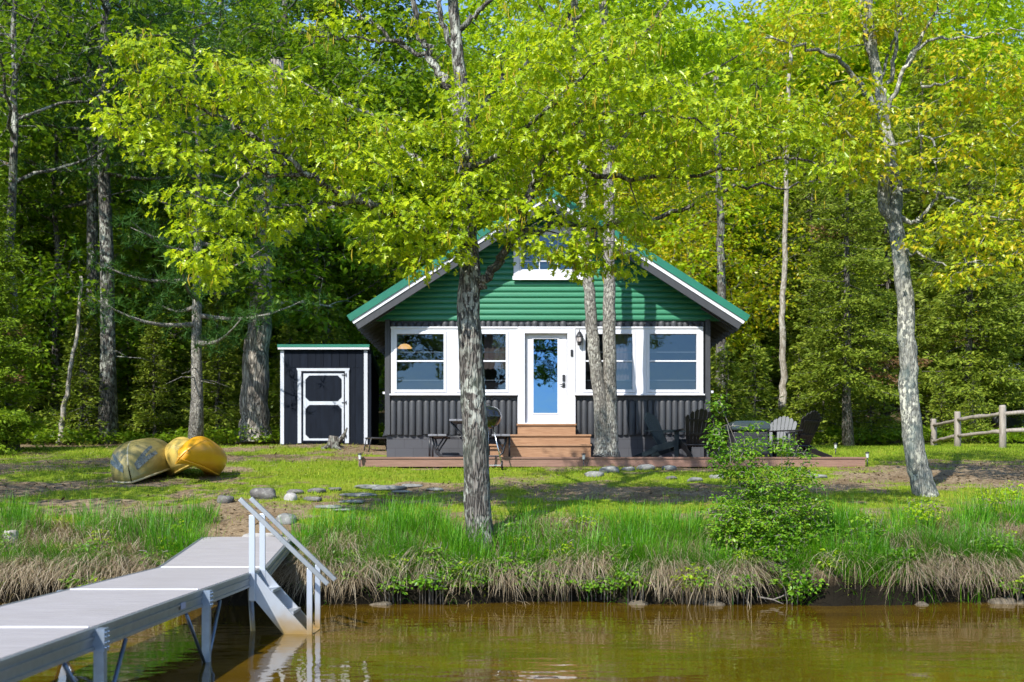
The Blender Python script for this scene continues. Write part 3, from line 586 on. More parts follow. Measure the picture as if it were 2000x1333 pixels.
for q in (733, 787, 853): b = MB(); b.box((sx(668),SF-.062,sz(q)-.01),(sx(677),SF-.052,sz(q)+.01)); b.box((sx(675.5),SF-.064,sz(q)-.045),(sx(677.5),SF-.051,sz(q)+.045)); b.build('hinge', M['blackmetal'], dr)
b = MB(); b.bar((x1+.01,SF+.3,zb),(x1+.01,SF+.3,zt-.08),.02,.02,(0,1,0)); b.build('conduit', M['gunmetal'], t)
# ================================================================ split-rail fence
t = thing('rail_fence', 'grey split-rail wooden fence at the back of the sunny lawn', 'fence', (0,0,0))
posts = [(12.55,36.6,3.52),(12.5,34.5,3.62),(12.93,32.4,3.67),(15.6,31.9,3.7),(18.2,31.4,3.7)]
for x_, y_, z_ in posts:
    z_0 = float(gz(x_, y_)); b = MB(); b.tube([(x_,y_,z_0-.3),(x_+.01,y_,z_0+.4),(x_,y_,z_-.05),(x_,y_,z_)], [.1,.095,.092,.08], 7, rough=.14); b.build('post', M['fence'], t)
for (a, c) in zip(posts[:-1], posts[1:]):
    for dz in (.22, .68):
        p0 = np.array((a[0],a[1]-.02,a[2]-dz)); p1 = np.array((c[0],c[1]-.02,c[2]-dz)); b = MB()
        pts = [p0+(p1-p0)*k/6+np.array((0,0,rng.normal(0,.012))) for k in range(7)]; b.tube(pts, U(.045,.062,7), 6, rough=.25); b.build('rail', M['fence'], t)
# ================================================================ neighbouring house
t = thing('neighbour_house', 'pale grey roofed house half hidden by firs beyond the fence', 'house', (0,0,0))
b = MB(); b.box((19.5,47,2.5),(30,55,4.9)); b.prism([(19.5,4.9),(30,4.9),(24.75,7.2)],47.0,47.15); b.build('wall', plain('pale_siding',(.35,.38,.42),.7), t)
b = MB(); b.add([(18.7,46.3,4.75),(30.6,46.3,4.75),(30.6,51,7.3),(18.7,51,7.3),(18.7,55.7,4.75),(30.6,55.7,4.75)], [(0,1,2,3),(3,2,5,4)]); b.box((18.7,46.25,4.66),(30.6,46.32,4.8)); b.build('roof', plain('grey_shingle',(.33,.37,.44),.8,.15,20), t)
b = MB(); b.box((22,46.96,3.2),(23.2,46.99,4.3)); b.build('window', plain('dark_window',(.03,.04,.05),.15), t)
# ================================================================ dock
ZD = .665; DXA, DXB = -4.095, -2.875; seams = [14.29, 11.36, 8.43, 5.5, 2.57]
dock = thing('boat_dock', 'grey decked aluminium dock on steel legs reaching out over the brown water', 'dock', (0,0,0))
def section(a0, a1, z0, z1, xa0, xa1):
    """a dock section from y=a0 to a1 (xa = (left,right) at each end)"""
    fr = MB(); 
    for s in (0, 1):
        p0 = np.array((xa0[s], a0, z0-.075)); p1 = np.array((xa1[s], a1, z1-.075)); sg = -1 if s == 0 else 1
        fr.bar(p0, p1, .03, .15); 
        for dz, h in ((.066, .024), (-.062, .026), (.012, .018)): fr.bar(p0+(sg*.018,0,dz), p1+(sg*.018,0,dz), .022, h)
    fr.bar((xa0[0], a0, z0-.075), (xa0[1], a0, z0-.075), .028, .14); fr.bar((xa1[0], a1, z1-.075), (xa1[1], a1, z1-.075), .028, .14)
    for k in range(1, 6):
        q = k/6; fr.bar((xa0[0]+(xa1[0]-xa0[0])*q, a0+(a1-a0)*q, z0+(z1-z0)*q-.09), (xa0[1]+(xa1[1]-xa0[1])*q, a0+(a1-a0)*q, z0+(z1-z0)*q-.09), .04, .08)
    f = fr.build('section_frame', M['alu'], dock)
    b = MB(); n = 20
    for k in range(n):
        q0, q1 = (k+.03)/n, (k+.965)/n; v = []
        for q in (q0, q1):
            for s in (0, 1):
                xx = xa0[s]+(xa1[s]-xa0[s])*q+(.016 if s == 0 else -.016)
                for dz in (-.02, .003): v.append((xx, a0+(a1-a0)*q, z0+(z1-z0)*q+dz))
        b.add(v, [(1,3,7,5),(0,4,6,2),(0,2,3,1),(4,5,7,6),(0,1,5,4),(2,6,7,3)])
    b.build('deck_panel', M['dock'], f)
    b = MB(); b.bar((xa0[0]+.02, a0+(.02 if a1 > a0 else -.02), z0+.007), (xa0[1]-.02, a0+(.02 if a1 > a0 else -.02), z0+.007), .016, .010); b.build('seam_strip', M['white'], f)
for a, c in zip(seams[1:], seams[:-1]): section(c-.006, a+.006, ZD, ZD, (DXA, DXB), (DXA, DXB))
section(14.30, 17.68, ZD, .865, (DXA, DXB), (-4.43, -3.17))
for y in seams[1:]:
    for s, x_ in ((-1, DXA-.05), (1, DXB+.05)):
        b = MB(); b.box((x_-.045, y-.05, ZD-.16), (x_+.045, y+.05, ZD-.005)); b.box((x_-.035, y-.035, -1.6), (x_+.035, y+.035, ZD-.16)); lg = b.build('leg', M['galv'], dock)
        b = MB()
        for zz in (.03, .06, .10, .135):
            for yy in (-.03, .03): b.lathe([(0,-.056),(.007,-.055),(.009,-.048),(.009,.048),(.007,.055),(0,.056)], 6, (x_, y+yy, ZD-zz), 'x')
        b.build('bolts', M['chrome'], lg)
        for e in (-1, 1): b = MB(); b.tube([(x_, y+e*.05, -.02), (x_-s*.02, y+e*.62, ZD-.16)], .016, 7); b.build('brace', M['gunmetal'], lg)
    b = MB(); b.tube([(DXA, y+.02, .1), (DXB-.3, y+.02, ZD-.16)], .014, 6); b.build('cross_brace', M['gunmetal'], dock)
b = MB(); b.tube([(DXB-.05, 13.7, ZD-.1), (DXB+.05, 13.7, -1)], .03, 8); b.build('leg', M['stairalu'], dock)
b = MB(); b.box((DXB+.03, 10.55, ZD-.10), (DXB+.034, 10.70, ZD-.045)); b.build('sticker', plain('blue_grey_label',(.28,.30,.42),.4), dock)
# stairs into the water
t = thing('water_stairs', 'aluminium stairs with sloping handrails going down from the dock into the water', 'stairs', (0,0,0))
def sp(px, py, d): return P(px, py, d)
yn, yf = 13.42, 13.92
for y in (yn, yf):
    b = MB(); w = .115
    b.prism([(-2.845, ZD+.0), (-2.845, ZD-.32), (-2.80, ZD-.30), (-2.02, -.30-.28), (-1.86, -.28-.10), (-2.66, ZD-.16), (-2.79, ZD+.0)], y-.015, y+.015); b.box((-2.86, y-.02, ZD-.3), (-2.79, y-.016, ZD-.0)); b.build('stringer', M['stairalu'], t)
    b = MB(); b.box((-2.865, y-.045, ZD-.3), (-2.80, y-.0155, 1.30)) if y == yn else b.box((-2.865, y+.0155, ZD-.3), (-2.80, y+.045, 1.30)); b.build('rail_post', M['stairalu'], t, bevel=.004)
    oy = y-.03 if y == yn else y+.03
    b = MB(); b.bar((-2.205, oy, -.9), (-2.205, oy, .72), .06, .035, (0,1,0)); b.build('lower_post', M['stairalu'], t, bevel=.004)
    b = MB(); b.bar((-2.965, oy, 1.475), (-2.005, oy, .545), .045, .05); b.build('handrail', M['alu'], t, bevel=.004)
for k in range(4):
    z_ = ZD-.20-k*.235; x_ = -2.70+k*.225; b = MB(); b.box((x_-.085, yn+.016, z_-.02), (x_+.085, yf-.016, z_+.012)); b.box((x_-.085, yn+.016, z_-.06), (x_-.07, yf-.016, z_-.021)); b.build('tread', M['stairalu'], t)
# ================================================================ boats lying on the lawn
def hull(b, Lh, B, H, bow=2.2, stern=2.2, vee=.35, nt_=33, nb=17, rocker=.10, fl=.0, a0=0, a1=math.pi, flare=.25):
    """an overturned hull along x, bottom up; open rim lies at z = 0"""
    tt = np.linspace(-1, 1, nt_); rows = []
    for t_ in tt:
        e = bow if t_ < 0 else stern; w = (1-abs(t_)**e)**.75 if abs(t_) < 1 else 0
        w = max(w, .015); hb = B/2*w; hh = H*(1-.55*abs(t_)**5); rk = -rocker*H*abs(t_)**3
        a = np.linspace(a0, a1, nb); c, s_ = np.cos(a), np.sin(a)
        v = vee*abs(t_)**1.5
        y_ = np.sign(c)*np.abs(c)**(.75+v*.7)*hb*(1+flare*(1-np.abs(s_))*0.0); z_ = hh*np.abs(s_)**(.55+v*.6)*(1-v*.0)+rk
        rows.append(np.stack([np.full(nb, t_*Lh/2), y_, z_], -1))
    i = np.arange(nt_-1)[:, None]*nb; j = np.arange(nb-1)[None, :]
    b.add(np.concatenate(rows), np.stack([i+j, i+nb+j, i+nb+j+1, i+j+1], -1).reshape(-1, 4), True); return rows
def boat(name, label, loc, rot, Lh, B, H, m, group=None, kayak=False, trim=None):
    t = thing(name, label, 'boat', loc, 0); t.rotation_euler = rot
    b = MB(); rows = hull(b, Lh, B, H, **(dict(vee=.9, rocker=.35, bow=2.0, stern=2.0) if kayak else dict(vee=.55, rocker=.12, bow=2.4, stern=5)))
    if kayak:                                                   # closed deck below
        dk = [np.stack([r[:, 0], r[:, 1]*.99, np.minimum(0, -.30*H*(1-(np.abs(r[:, 1])/max(1e-4, np.abs(r[:, 1]).max()))**2))+r[0, 2]], -1) for r in rows]
        k = len(dk[0]); i = np.arange(len(dk)-1)[:, None]*k; j = np.arange(k-1)[None, :]; b.add(np.concatenate(dk), np.stack([i+j+1, i+k+j+1, i+k+j, i+j], -1).reshape(-1, 4), True)
    o = b.build('hull', m, t); so_ = o.modifiers.new('skin', 'SOLIDIFY'); so_.thickness = .012
    keel = np.array([r[len(r)//2] for r in rows])
    b = MB(); kk = keel[:int(len(keel)*.42)]; b.tube(kk+(0,0,.004), np.linspace(.02, .008, len(kk)), 6); b.build('keel_strip', trim or m, t)
    L0 = np.array([r[0] for r in rows]); R0 = np.array([r[-1] for r in rows])
    b = MB(); 
    for e in (L0, R0): b.tube(e, .022, 6)
    b.build('gunwale', trim or m, t); return t, rows
def plastic(name, c, c2, rough=.33):
    m, nt = mat(name); nz = noise(nt, coords(nt), 1.7, 3); n2 = noise(nt, coords(nt, (1,6,6)), 5, 4)
    col = mixc(nt, ramp(nt, nz, [(.35, 0), (.7, 1)]), c, c2); col = mixc(nt, ramp(nt, n2, [(.6, 0), (.85, .1)]), col, tuple(x*.6 for x in c)); finish(nt, col, rough, nz, .15, .02); return m
M['olive'] = plastic('olive_hull', (.21,.165,.048), (.28,.23,.08)); M['olivetrim'] = plastic('tan_trim', (.36,.31,.18), (.45,.39,.24))
M['yellow'] = plastic('faded_yellow', (.52,.36,.075), (.62,.46,.13)); M['orange'] = plastic('orange_yellow', (.56,.26,.007), (.66,.34,.013))
def camo():
    m, nt = mat('camouflage_panel'); a = noise(nt, coords(nt, (1,1,1)), 26, 4, .7); c = ramp(nt, a, [(.38, (.035,.045,.045)), (.47, (.09,.11,.11)), (.55, (.17,.20,.20)), (.62, (.07,.075,.05))]); finish(nt, c, .5); return m
M['camo'] = camo()
R_ = math.radians
def on(px, py, d): q = P(px, py, d); return q[0], d, q[2]
x_, y_ = -7.18, 23.85
t, rows = boat('rowing_boat', 'olive green boat lying overturned, its bow with camouflage bands towards the water', (x_+.06, y_+.0, float(gz(x_, y_))+.06), (R_(-12), R_(-3.5), R_(97)), 3.0, 1.08, .66, M['olive'], trim=M['olivetrim'])
for s in (0, 1):                                                # camouflage bands beside the stem
    b = MB(); v = []
    for r in rows[1:9]:
        for k in (2, 4): p = r[k if s == 0 else len(r)-1-k]; v.append(p*np.array((1,1.01,1.0))+np.array((-.012,(.012 if s == 0 else -.012)*(1),.004)))
    b.add(v, [(2*i, 2*i+1, 2*i+3, 2*i+2) for i in range(7)]); b.build('camouflage_band', M['camo'], t)
b = MB(); b.box((.15,-.62,.03),(.95,-.585,.13)); b.build('side_rail', M['black'], t, bevel=.01)
x_, y_, z_ = on(372, 905, 23.3)
boat('kayak', 'faded yellow kayak lying on its side between the olive boat and the orange kayak', (-6.42, 24.0, float(gz(-6.4, 23.6))+.33), (R_(-50), R_(5), R_(114)), 2.2, .76, .42, M['yellow'], kayak=True)
boat('kayak', 'orange yellow kayak tipped against the faded one, keel ridge facing the water', (-5.95, 23.5, float(gz(-5.9, 23.7))+.31), (R_(40), R_(8), R_(88)), 2.0, .72, .42, M['orange'], kayak=True)
# ================================================================ things on and by the deck
def adirondack(label, loc, rz, m, group='adirondack chairs on the deck'):
    t = thing('adirondack_chair', label, 'chair', loc, rz, group)      # faces +x
    b = MB()
    for k in range(6):
        q = k/5; xx = .30-q*.52; zz = .385-q*.13; b.bar((xx,-.27,zz), (xx,.27,zz), .088, .02, (.25,0,1))
    b.bar((.34,-.27,.33),(.34,.27,.33),.02,.10,(0,0,1)); b.build('seat', m, t)
    b = MB(); n = 7
    bx, bz, tx, tz = -.20, .22, -.58, 1.02; ln = np.array((tx-bx, 0, tz-bz)); ax = ln/np.linalg.norm(ln); nv = np.array((ax[2],0,-ax[0]))
    for k in range(n):
        u = (k-(n-1)/2)/((n-1)/2); yb, yt = u*.20, u*.285; h = .86*(1-.16*u*u); w0, w1 = .056, .084
        p0 = np.array((bx, yb, bz)); p1 = p0+ax*h+np.array((0, yt-yb, 0)); sd = np.array((0,1.,0))
        top = [p1+sd*w1/2-ax*.04*(u > .2)-ax*.01, p1+ax*.012, p1-sd*w1/2-ax*.04*(u < -.2)-ax*.01]
        pts = [p0-sd*w0/2, p0+sd*w0/2]+top; v = [p+nv*.01 for p in pts]+[p-nv*.01 for p in pts]; c = len(pts)
        b.add(v, [tuple(range(c))]); o_ = b.n-2*c; b.f.append(np.array([[c+i for i in range(c)][::-1]])+o_); b.sm.append(False); b.f.append(np.array([(i, c+i, c+(i+1) % c, (i+1) % c) for i in range(c)])+o_); b.sm.append(False)
    for q, w in ((.30, .44), (.62, .52)): p = np.array((bx, 0, bz))+ax*q-nv*.025; b.bar(p+(0,-w/2,0), p+(0,w/2,0), .05, .025, nv)
    b.build('backrest', m, t)
    for s in (-1, 1):
        b = MB(); y = s*.345; v = [(.38,-.06),(.40,0),(.38,.06),(.1,.065),(-.30,.05),(-.50,.03),(-.50,-.03),(-.30,-.035),(.1,-.05)]
        pv = [(p, y+q*s*-1, .57) for p, q in v]+[(p, y+q*s*-1, .595) for p, q in v]; c = len(v)
        b.add(pv, [tuple(range(c))[::-1] if s > 0 else tuple(range(c)), tuple(range(c, 2*c)) if s > 0 else tuple(range(c, 2*c))[::-1]]); o_ = b.n-2*c; b.f.append(np.array([(i, (i+1) % c, c+(i+1) % c, c+i) for i in range(c)])+o_); b.sm.append(False)
        b.build('armrest', m, t)
        b = MB(); b.box((.22, s*.30-.018, 0), (.32, s*.30+.018, .57)); b.build('leg', m, t)
        b = MB(); w = .055; pl = [(.33,.38),(.33,.27),(-.20,.13),(-.62,0),(-.82,0),(-.80,.045),(-.45,.16),(-.30,.25),(0,.33)]; b.prism([(p, q) for p, q in pl][::-1], s*.265-.016, s*.265+.016); b.build('rear_leg', m, t)
    return t
ZK = Zdeck
def dk(px, d): return ((px-1000)/F*d, d, ZK)
adirondack('dark teal adirondack chair facing sideways in front of the cabin wall', dk(1312, 26.5), R_(-34), M['chairblue'])
adirondack('black adirondack chair turned with its slatted back to the lake by the cabin corner', dk(1357, 26.0), R_(96), M['black'])
adirondack('weathered grey adirondack chair facing the lake beyond the fire table', dk(1518, 27.9), R_(-118), M['chairgrey'])
adirondack('black adirondack chair at the end of the deck turned away, leaning back', dk(1550, 26.6), R_(128), M['black'])
# fire table
t = thing('fire_table', 'dark wicker fire table with a domed slate lid between the chairs', 'fire table', dk(1460, 26.4))
def wicker():
    m, nt = mat('dark_wicker'); w = N(nt, 'TexBrick'); L(nt, coords(nt, (1,1,1), (math.pi/2,0,0)), w.inputs[0]); w.inputs['Scale'].default_value = 1; w.inputs['Brick Width'].default_value = .05; w.inputs['Row Height'].default_value = .022; w.inputs['Mortar Size'].default_value = .004
    for q, c in (('Color1', (.016,.016,.02)), ('Color2', (.026,.024,.028)), ('Mortar', (.01,.01,.012))): w.inputs[q].default_value = rgb(c)
    finish(nt, w.outputs[0], .5, w.outputs['Fac'], -.6, .01); return m
M['wicker'] = wicker(); M['slatelid'] = plain('slate_lid', (.028,.04,.042), .3, .15, 4)
b = MB(); b.box((-.37,-.37,.06),(.37,.37,.56)); b.build('base', M['wicker'], t, bevel=.03)
b = MB(); 
for s1 in (-1, 1):
    for s2 in (-1, 1): b.box((s1*.33-.03,s2*.33-.03,0),(s1*.33+.03,s2*.33+.03,.07))
b.build('feet', M['black'], t)
b = MB(); pr = [(.60,.575),(.63,.60),(.62,.68),(.58,.745),(.45,.785),(0,.80)]; b.lathe(pr, 4); v = b.v[0]; c_, s_ = math.cos(math.pi/4), math.sin(math.pi/4); b.v[0] = np.stack([v[:, 0]*c_-v[:, 1]*s_, v[:, 0]*s_+v[:, 1]*c_, v[:, 2]], -1)*np.array((.93,.93,1)); b.sm = [False]; b.build('lid', M['slatelid'], t, bevel=.02)
# planter
t = thing('planter_pot', 'small dark round planter pot with a green sprig by the fire table', 'planter', dk(1404, 25.75))
b = MB(); b.tube([(0,0,.0),(0,0,.28)], .02, 6); b.lathe([(.10,0),(.10,.02),(0,.03)], 12); b.build('stand', M['blackmetal'], t)
b = MB(); b.lathe([(0,.28),(.085,.285),(.115,.46),(.125,.47),(.105,.47),(.0,.45)], 16); b.build('pot', M['chairblue'], t)
# picnic table (end-on behind the oak trunk)
PX, PY = -.895, 26.0
t = thing('picnic_table', 'grey picnic table with bent black tube legs behind the oak trunk', 'table', (PX, PY, ZK))
for nm, a, c, z_ in (('tabletop', -.42, .42, .80), ('bench', -.86, -.47, .485), ('bench', .47, .86, .485)):
    b = MB(); n = 5 if nm == 'tabletop' else 2; w = (c-a)/n
    for k in range(n): b.box((a+k*w+.004, -.35, z_-.045), (a+(k+1)*w-.004, 1.05, z_))
    b.build(nm, M['greyboard'], t, bevel=.008)
for y in (-.15, .85):
    b = MB(); r = .022
    for s in (-1, 1):
        b.tube([(s*.78,y,.44),(s*.74,y,.25),(s*.70,y,.10),(s*.62,y,.03),(s*.5,y,.025),(0,y,.025)], r, 7); b.tube([(s*.52,y,.44),(s*.68,y,.20),(s*.72,y,.12)], r*.8, 7); b.tube([(s*.84,y,.44),(s*.84,y,.02)], r, 7)
        b.tube([(s*.40,y,.755),(s*.18,y,.50),(s*.1,y,.3),(s*.1,y,.03)], r, 7)
    b.tube([(-.84,y,.44),(.84,y,.44)], r*.8, 6); b.build('leg_frame', M['blackmetal'], t)
# grill
gy_ = 24.85; gx_ = (953-1000)/F*gy_; gzz = float(gz(gx_, gy_)); zc = CZ+(HY-814)/F*gy_-gzz
t = thing('kettle_grill', 'black kettle charcoal grill on wheels half hidden by the oak trunk', 'grill', (gx_, gy_, gzz))
b = MB(); b.lathe([(.27*math.cos(a), zc-.27*math.sin(a)*.92) for a in np.linspace(0, 1.57, 9)][::-1], 24); b.build('bowl', M['enamel'], t)
b = MB(); b.lathe([(.283, zc-.005),(.283, zc+.015)]+[(.275*math.cos(a)**.9, zc+.02+.20*math.sin(a)) for a in np.linspace(.05, 1.55, 9)], 24); ld = b.build('lid', M['enamel'], t)
b = MB(); b.tube([(-.06,0,zc+.21),(-.05,0,zc+.26),(.05,0,zc+.26),(.06,0,zc+.21)], .012, 6); b.build('handle', M['black'], ld)
for k, (ax_, ay_) in enumerate(((.27,-.1),(-.27,-.12),(.0,.28))): b = MB(); b.tube([(ax_*.4, ay_*.4, zc-.22), (ax_*1.05, ay_*1.05, .09 if k < 2 else .02)], .013, 7); b.build('leg', M['chrome'], t)
for s in (-1, 1): b = MB(); b.lathe([(.02,-.02),(.085,-.02),(.095,-.01),(.095,.01),(.085,.02),(.02,.02)], 16, (s*.285,-.12,.095), 'x'); b.build('wheel', M['black'], t)
b = MB(); b.bar((-.28,-.12,.095),(.28,-.12,.095),.012,.012); b.build('axle', M['chrome'], t)
# path lights
for (px, d, lab) in ((703, 25.2, 'small black stake light at the shed end of the deck'), (1140, 25.2, 'small black stake light in front of the middle of the deck'), (1694, 25.6, 'small stake light past the far end of the deck'), (1632, 28.6, 'tiny stake light on the lawn behind the end of the deck')):
    x_ = (px-1000)/F*d; z_ = float(gz(x_, d)); t = thing('path_light', lab, 'garden light', (x_, d, z_), 0, 'stake lights by the deck')
    b = MB(); b.tube([(0,0,-.05),(0,0,.17)], .012, 6); b.build('stake', M['blackmetal'], t); b = MB(); b.lathe([(.0,.30),(.045,.285),(.05,.27),(.0,.265)], 10); b.build('cap', M['blackmetal'], t); b = MB(); b.lathe([(.028,.17),(.034,.265)], 8); b.build('lens', plain('frosted_lens',(.5,.5,.48),.2), t)
# small metal bench/barrow frame beside the cabin
t = thing('garden_chair', 'dark metal garden chair tucked between the shed and the cabin', 'chair', (-3.22, 29.3, float(gz(-3.2, 29.3))-.12), R_(20))
b = MB()
for s in (-1, 1): b.tube([(-.28,s*.25,0),(-.2,s*.25,.42),(.25,s*.25,.42),(.33,s*.25,0)], .016, 6); b.tube([(.2,s*.25,.42),(.36,s*.25,.9)], .016, 6)
b.build('frame', M['blackmetal'], t); b = MB(); b.box((-.24,-.24,.42),(.24,.24,.445)); b.build('seat', M['blackmetal'], t); b = MB(); b.bar((.25,-.24,.62),(.25,.24,.62),.02,.3,(.33,0,1)); b.build('backrest', M['blackmetal'], t)
# ================================================================ stones
def rock(label, px, py, wpx, m, d=None, flat=.5, group=None, cat='stone', name='stone', deep=.8, sink=.3):
    if d is None:                                               # where the sight line meets the ground
        dd = np.linspace(16.5, 32, 400); q = (px-1000)/F*dd; zz = CZ+(HY-py)/F*dd; hit = np.nonzero(gz(q, dd) >= zz)[0]; d = dd[hit[0]] if len(hit) else 22
    w = wpx/F*d; b = MB(); nn, mm = 14, 9; th = np.linspace(0, 2*math.pi, nn, endpoint=False); ph = np.linspace(-1.5, 1.5, mm); sd = rng.uniform(0, 99)
    A, Bq = np.meshgrid(th, ph, indexing='ij'); sx_ = np.cos(A)*np.cos(Bq); sy_ = np.sin(A)*np.cos(Bq); sz_ = np.sin(Bq)
    r = 1+.5*(vnoise(sx_*1.5+sd, sy_*1.5+sz_*1.7+9)-.5)+.22*(vnoise(sx_*4+sd, sy_*4+sz_*3)-.5)
    e = .75; q = lambda a: np.sign(a)*np.abs(a)**e
    v = np.stack([q(sx_)*r*w/2, q(sy_)*r*w/2*deep, q(sz_)*r*w/2*flat], -1).reshape(-1, 3)
    i = np.arange(nn)[:, None]*mm; i2 = (np.arange(nn)[:, None]+1) % nn*mm; j = np.arange(mm-1)[None, :]
    b.add(v, np.stack([i+j, i2+j, i2+j+1, i+j+1], -1).reshape(-1, 4), True)
    x_ = (px-1000)/F*d; o = b.build(name, m, None, (x_, d, float(gz(x_, d))+w/2*flat*(1-2*sink))); o.rotation_euler = (0, 0, rng.uniform(-.4, .4)); sb = o.modifiers.new('round', 'SUBSURF'); sb.levels = sb.render_levels = 1
    return tag(o, label, cat, group)
G1 = 'stones set in the lawn path'; G2 = 'flat slabs in the slope below the deck'; G3 = 'stones along the waterline'; G4 = 'stones by the grill'; G5 = 'stones edging the lawn below the twin maple'
rock('grey rounded stone left of the handrail tops at the lawn edge', 440, 982, 34, M['stone'], group=G1, flat=.6)
rock('wide dark grey boulder just behind the handrail tops', 515, 974, 52, M['stone'], group=G1, flat=.55)
rock('pale pinkish white stone beside the sloping handrails', 567, 978, 27, M['stonepale'], group=G1, flat=.8)
for px, py, w in ((575, 964, 36), (618, 962, 38), (655, 958, 26), (612, 978, 36)): rock('low grey stone lying flush in the bare earth behind the pale white one', px, py, w, M['stone'], group=G1, flat=.3)
for px, py, w, lab in ((700,969,66,'long dark mossy slab at the top of the stone path'), (640,992,55,'pale flat slab at the near edge of the stone path, beside the tall grass'), (688,982,52,'flat grey slab in the middle of the stone path'), (672,998,40,'small grey slab partly under tall grass'), (760,955,70,'broad pale slab in tree shade right of the stone path'), (720,953,58,'light grey slab behind the long mossy one'), (805,950,46,'slab farther from the path nearest the oak trunk'), (850,957,40,'last small slab beside the oak trunk'), (785,962,40,'low slab in front of the broad pale one')): rock(lab, px, py, w, M['slab'], group=G2, flat=.16, sink=.42, deep=.8)
rock('pale stone step at the shore end of the dock', 512, 1040, 84, M['stonepale'], d=18.05, flat=.16, sink=.2, deep=.45, name='stone_step')
rock('grey boulder behind the dock ramp, half in tall grass', 560, 1022, 46, M['slab'], group=G1, flat=.5)
for px, py, w, lab in ((905,911,22,'stone left of the oak trunk below the deck edge'), (963,906,24,'rounded pale stone between the trunk and the grill wheel'), (992,909,22,'grey stone right of the grill wheel'), (1014,909,24,'flat grey stone at the end of the row by the grill'), (880,912,20,'smallest stone of the row left of the oak trunk')): rock(lab, px, py, w, M['stone'], group=G4, flat=.6)
for px, py, w, lab in ((1160,930,40,'low grey stone nearest the oak in the lawn below the twin maple'), (1190,922,46,'flat grey stone below the twin maple base'), (1262,917,40,'broad pale stone below the teal chair'), (1307,917,32,'round pale stone below the black chair'), (1226,919,30,'small stone between the two pale ones and the twin maple'), (1358,940,30,'bluish grey upright stone beside the shrub'), (1402,934,30,'grey stone half behind the shrub twigs'), (1597,934,34,'pale stone right of the shrub on the bare slope'), (1310,936,24,'dark small stone in the shaded lawn under the pale ones')): rock(lab, px, py, w, M['stone'] if 'dark' in lab else M['slab'], group=G5, flat=.4, sink=.4)
rock('big dark boulder in the shadow under the dock ramp', 455, 1160, 110, M['bigstone'], d=16.85, flat=.6, sink=.42, name='boulder')
for px, w, lab in ((427+315,46,'wet brown rock at the waterline by the submerged rail'), (1057,30,'reddish wet rock at the waterline below the bright grass'), (1245,46,'dark wet rock at the waterline left of the shrub'), (1280,26,'small wet rock beside the dark one'), (1396,48,'broad wet rock under the shrub'), (1800,42,'dark wet rock below the lake maple'), (1958,56,'large wet rock near the end of the bank'), (2000,50,'brown wet rock half cut by the picture edge'), (1875,30,'small wet rock between the lake maple and the end of the bank'), (905,26,'tiny wet rock below the oak')): rock(lab, px, 1178, w, M['stonewet'], d=16.66+float(bankoff((px-1000)/F*16.6)), flat=.6, sink=.3, group=G3)
# sawn post, drift branch
q = P(20, 1045, 17.75); b = MB(); b.tube([(0,0,-.2),(0,0,.1),(.01,0,.24),(.01,0,.27)], [.11,.105,.10,.085], 9, rough=.12); tag(b.build('tree_stump', M['stump'], None, (q[0], q[1], float(gz(q[0], q[1])))), 'short grey sawn stump on the bank at the left edge', 'stump')
b = MB(); d = 16.62; b.tube([P(1480,1163,d)-(0,0,.02), P(1510,1172,d), P(1545,1158,d), P(1562,1144,d+.2)], [.012,.014,.011,.006], 5); b.tube([P(1510,1172,d), P(1530,1180,d-.1)], [.01,.004], 4); tag(b.build('driftwood_branch', M['twig']), 'bare grey branch lying at the waterline below the shrub', 'branch')
x_, y_ = -4.35, 29.9; b = MB(); z_ = float(gz(x_, y_)); b.tube([(0,0,-.1),(0,0,.12),(.02,0,.3)], [.2,.15,.12], 9, rough=.3); b.tube([(.1,0,.1),(.26,-.05,.3),(.34,0,.5)], [.07,.05,.02], 6, rough=.3)
for a in (.3, 1.7, 2.9, 4.1, 5.3): b.tube([(0,0,.05),(.28*math.cos(a),.28*math.sin(a),.0),(.5*math.cos(a),.5*math.sin(a),-.08)], [.08,.05,.02], 6)
tag(b.build('rooted_stump', M['bark_dark'], None, (x_, y_, z_)), 'dark rooted old stump in front of the shed door', 'stump')
# ================================================================ trees
HALF = np.array([(0,0),(.10,.16),(.36,.24),(.40,.36),(.15,.40),(.20,.52),(.46,.62),(.44,.74),(.16,.70),(.22,.86),(0,1.0)], float)     # a lobed oak leaf, one half
MAPLE = np.array([(0,0),(.42,.10),(.26,.30),(.52,.55),(.22,.58),(0,1.0)], float)
def leaves(mb, p, d, up, size, shape='oak', fold=.25):
    t = nrm(d); n = nrm(up-np.sum(up*t, -1, keepdims=True)*t); w = np.cross(t, n); size = size[:, None, None]
    if shape in ('oak', 'maple'):
        H_ = HALF if shape == 'oak' else MAPLE; k = len(H_)
        for s in (1, -1):
            u = H_[:, 0]*s; v = H_[:, 1]
            V = p[:, None]+size*(u[None, :, None]*w[:, None]+v[None, :, None]*t[:, None]+(np.abs(u)*fold-.25*v*v)[None, :, None]*n[:, None])
            f = np.arange(len(p))[:, None]*k+np.arange(k)[None, :]
            mb.add(V.reshape(-1, 3), f if s > 0 else f[:, ::-1])
    else:
        u = np.array((0,.34,0,-.34)); v = np.array((0,.45,1,.45)); z = np.array((0,.06,-.12,.06))
        V = p[:, None]+size*(u[None, :, None]*w[:, None]+v[None, :, None]*t[:, None]+z[None, :, None]*n[:, None])
        mb.add(V.reshape(-1, 3), np.arange(len(p))[:, None]*4+np.arange(4)[None, :])
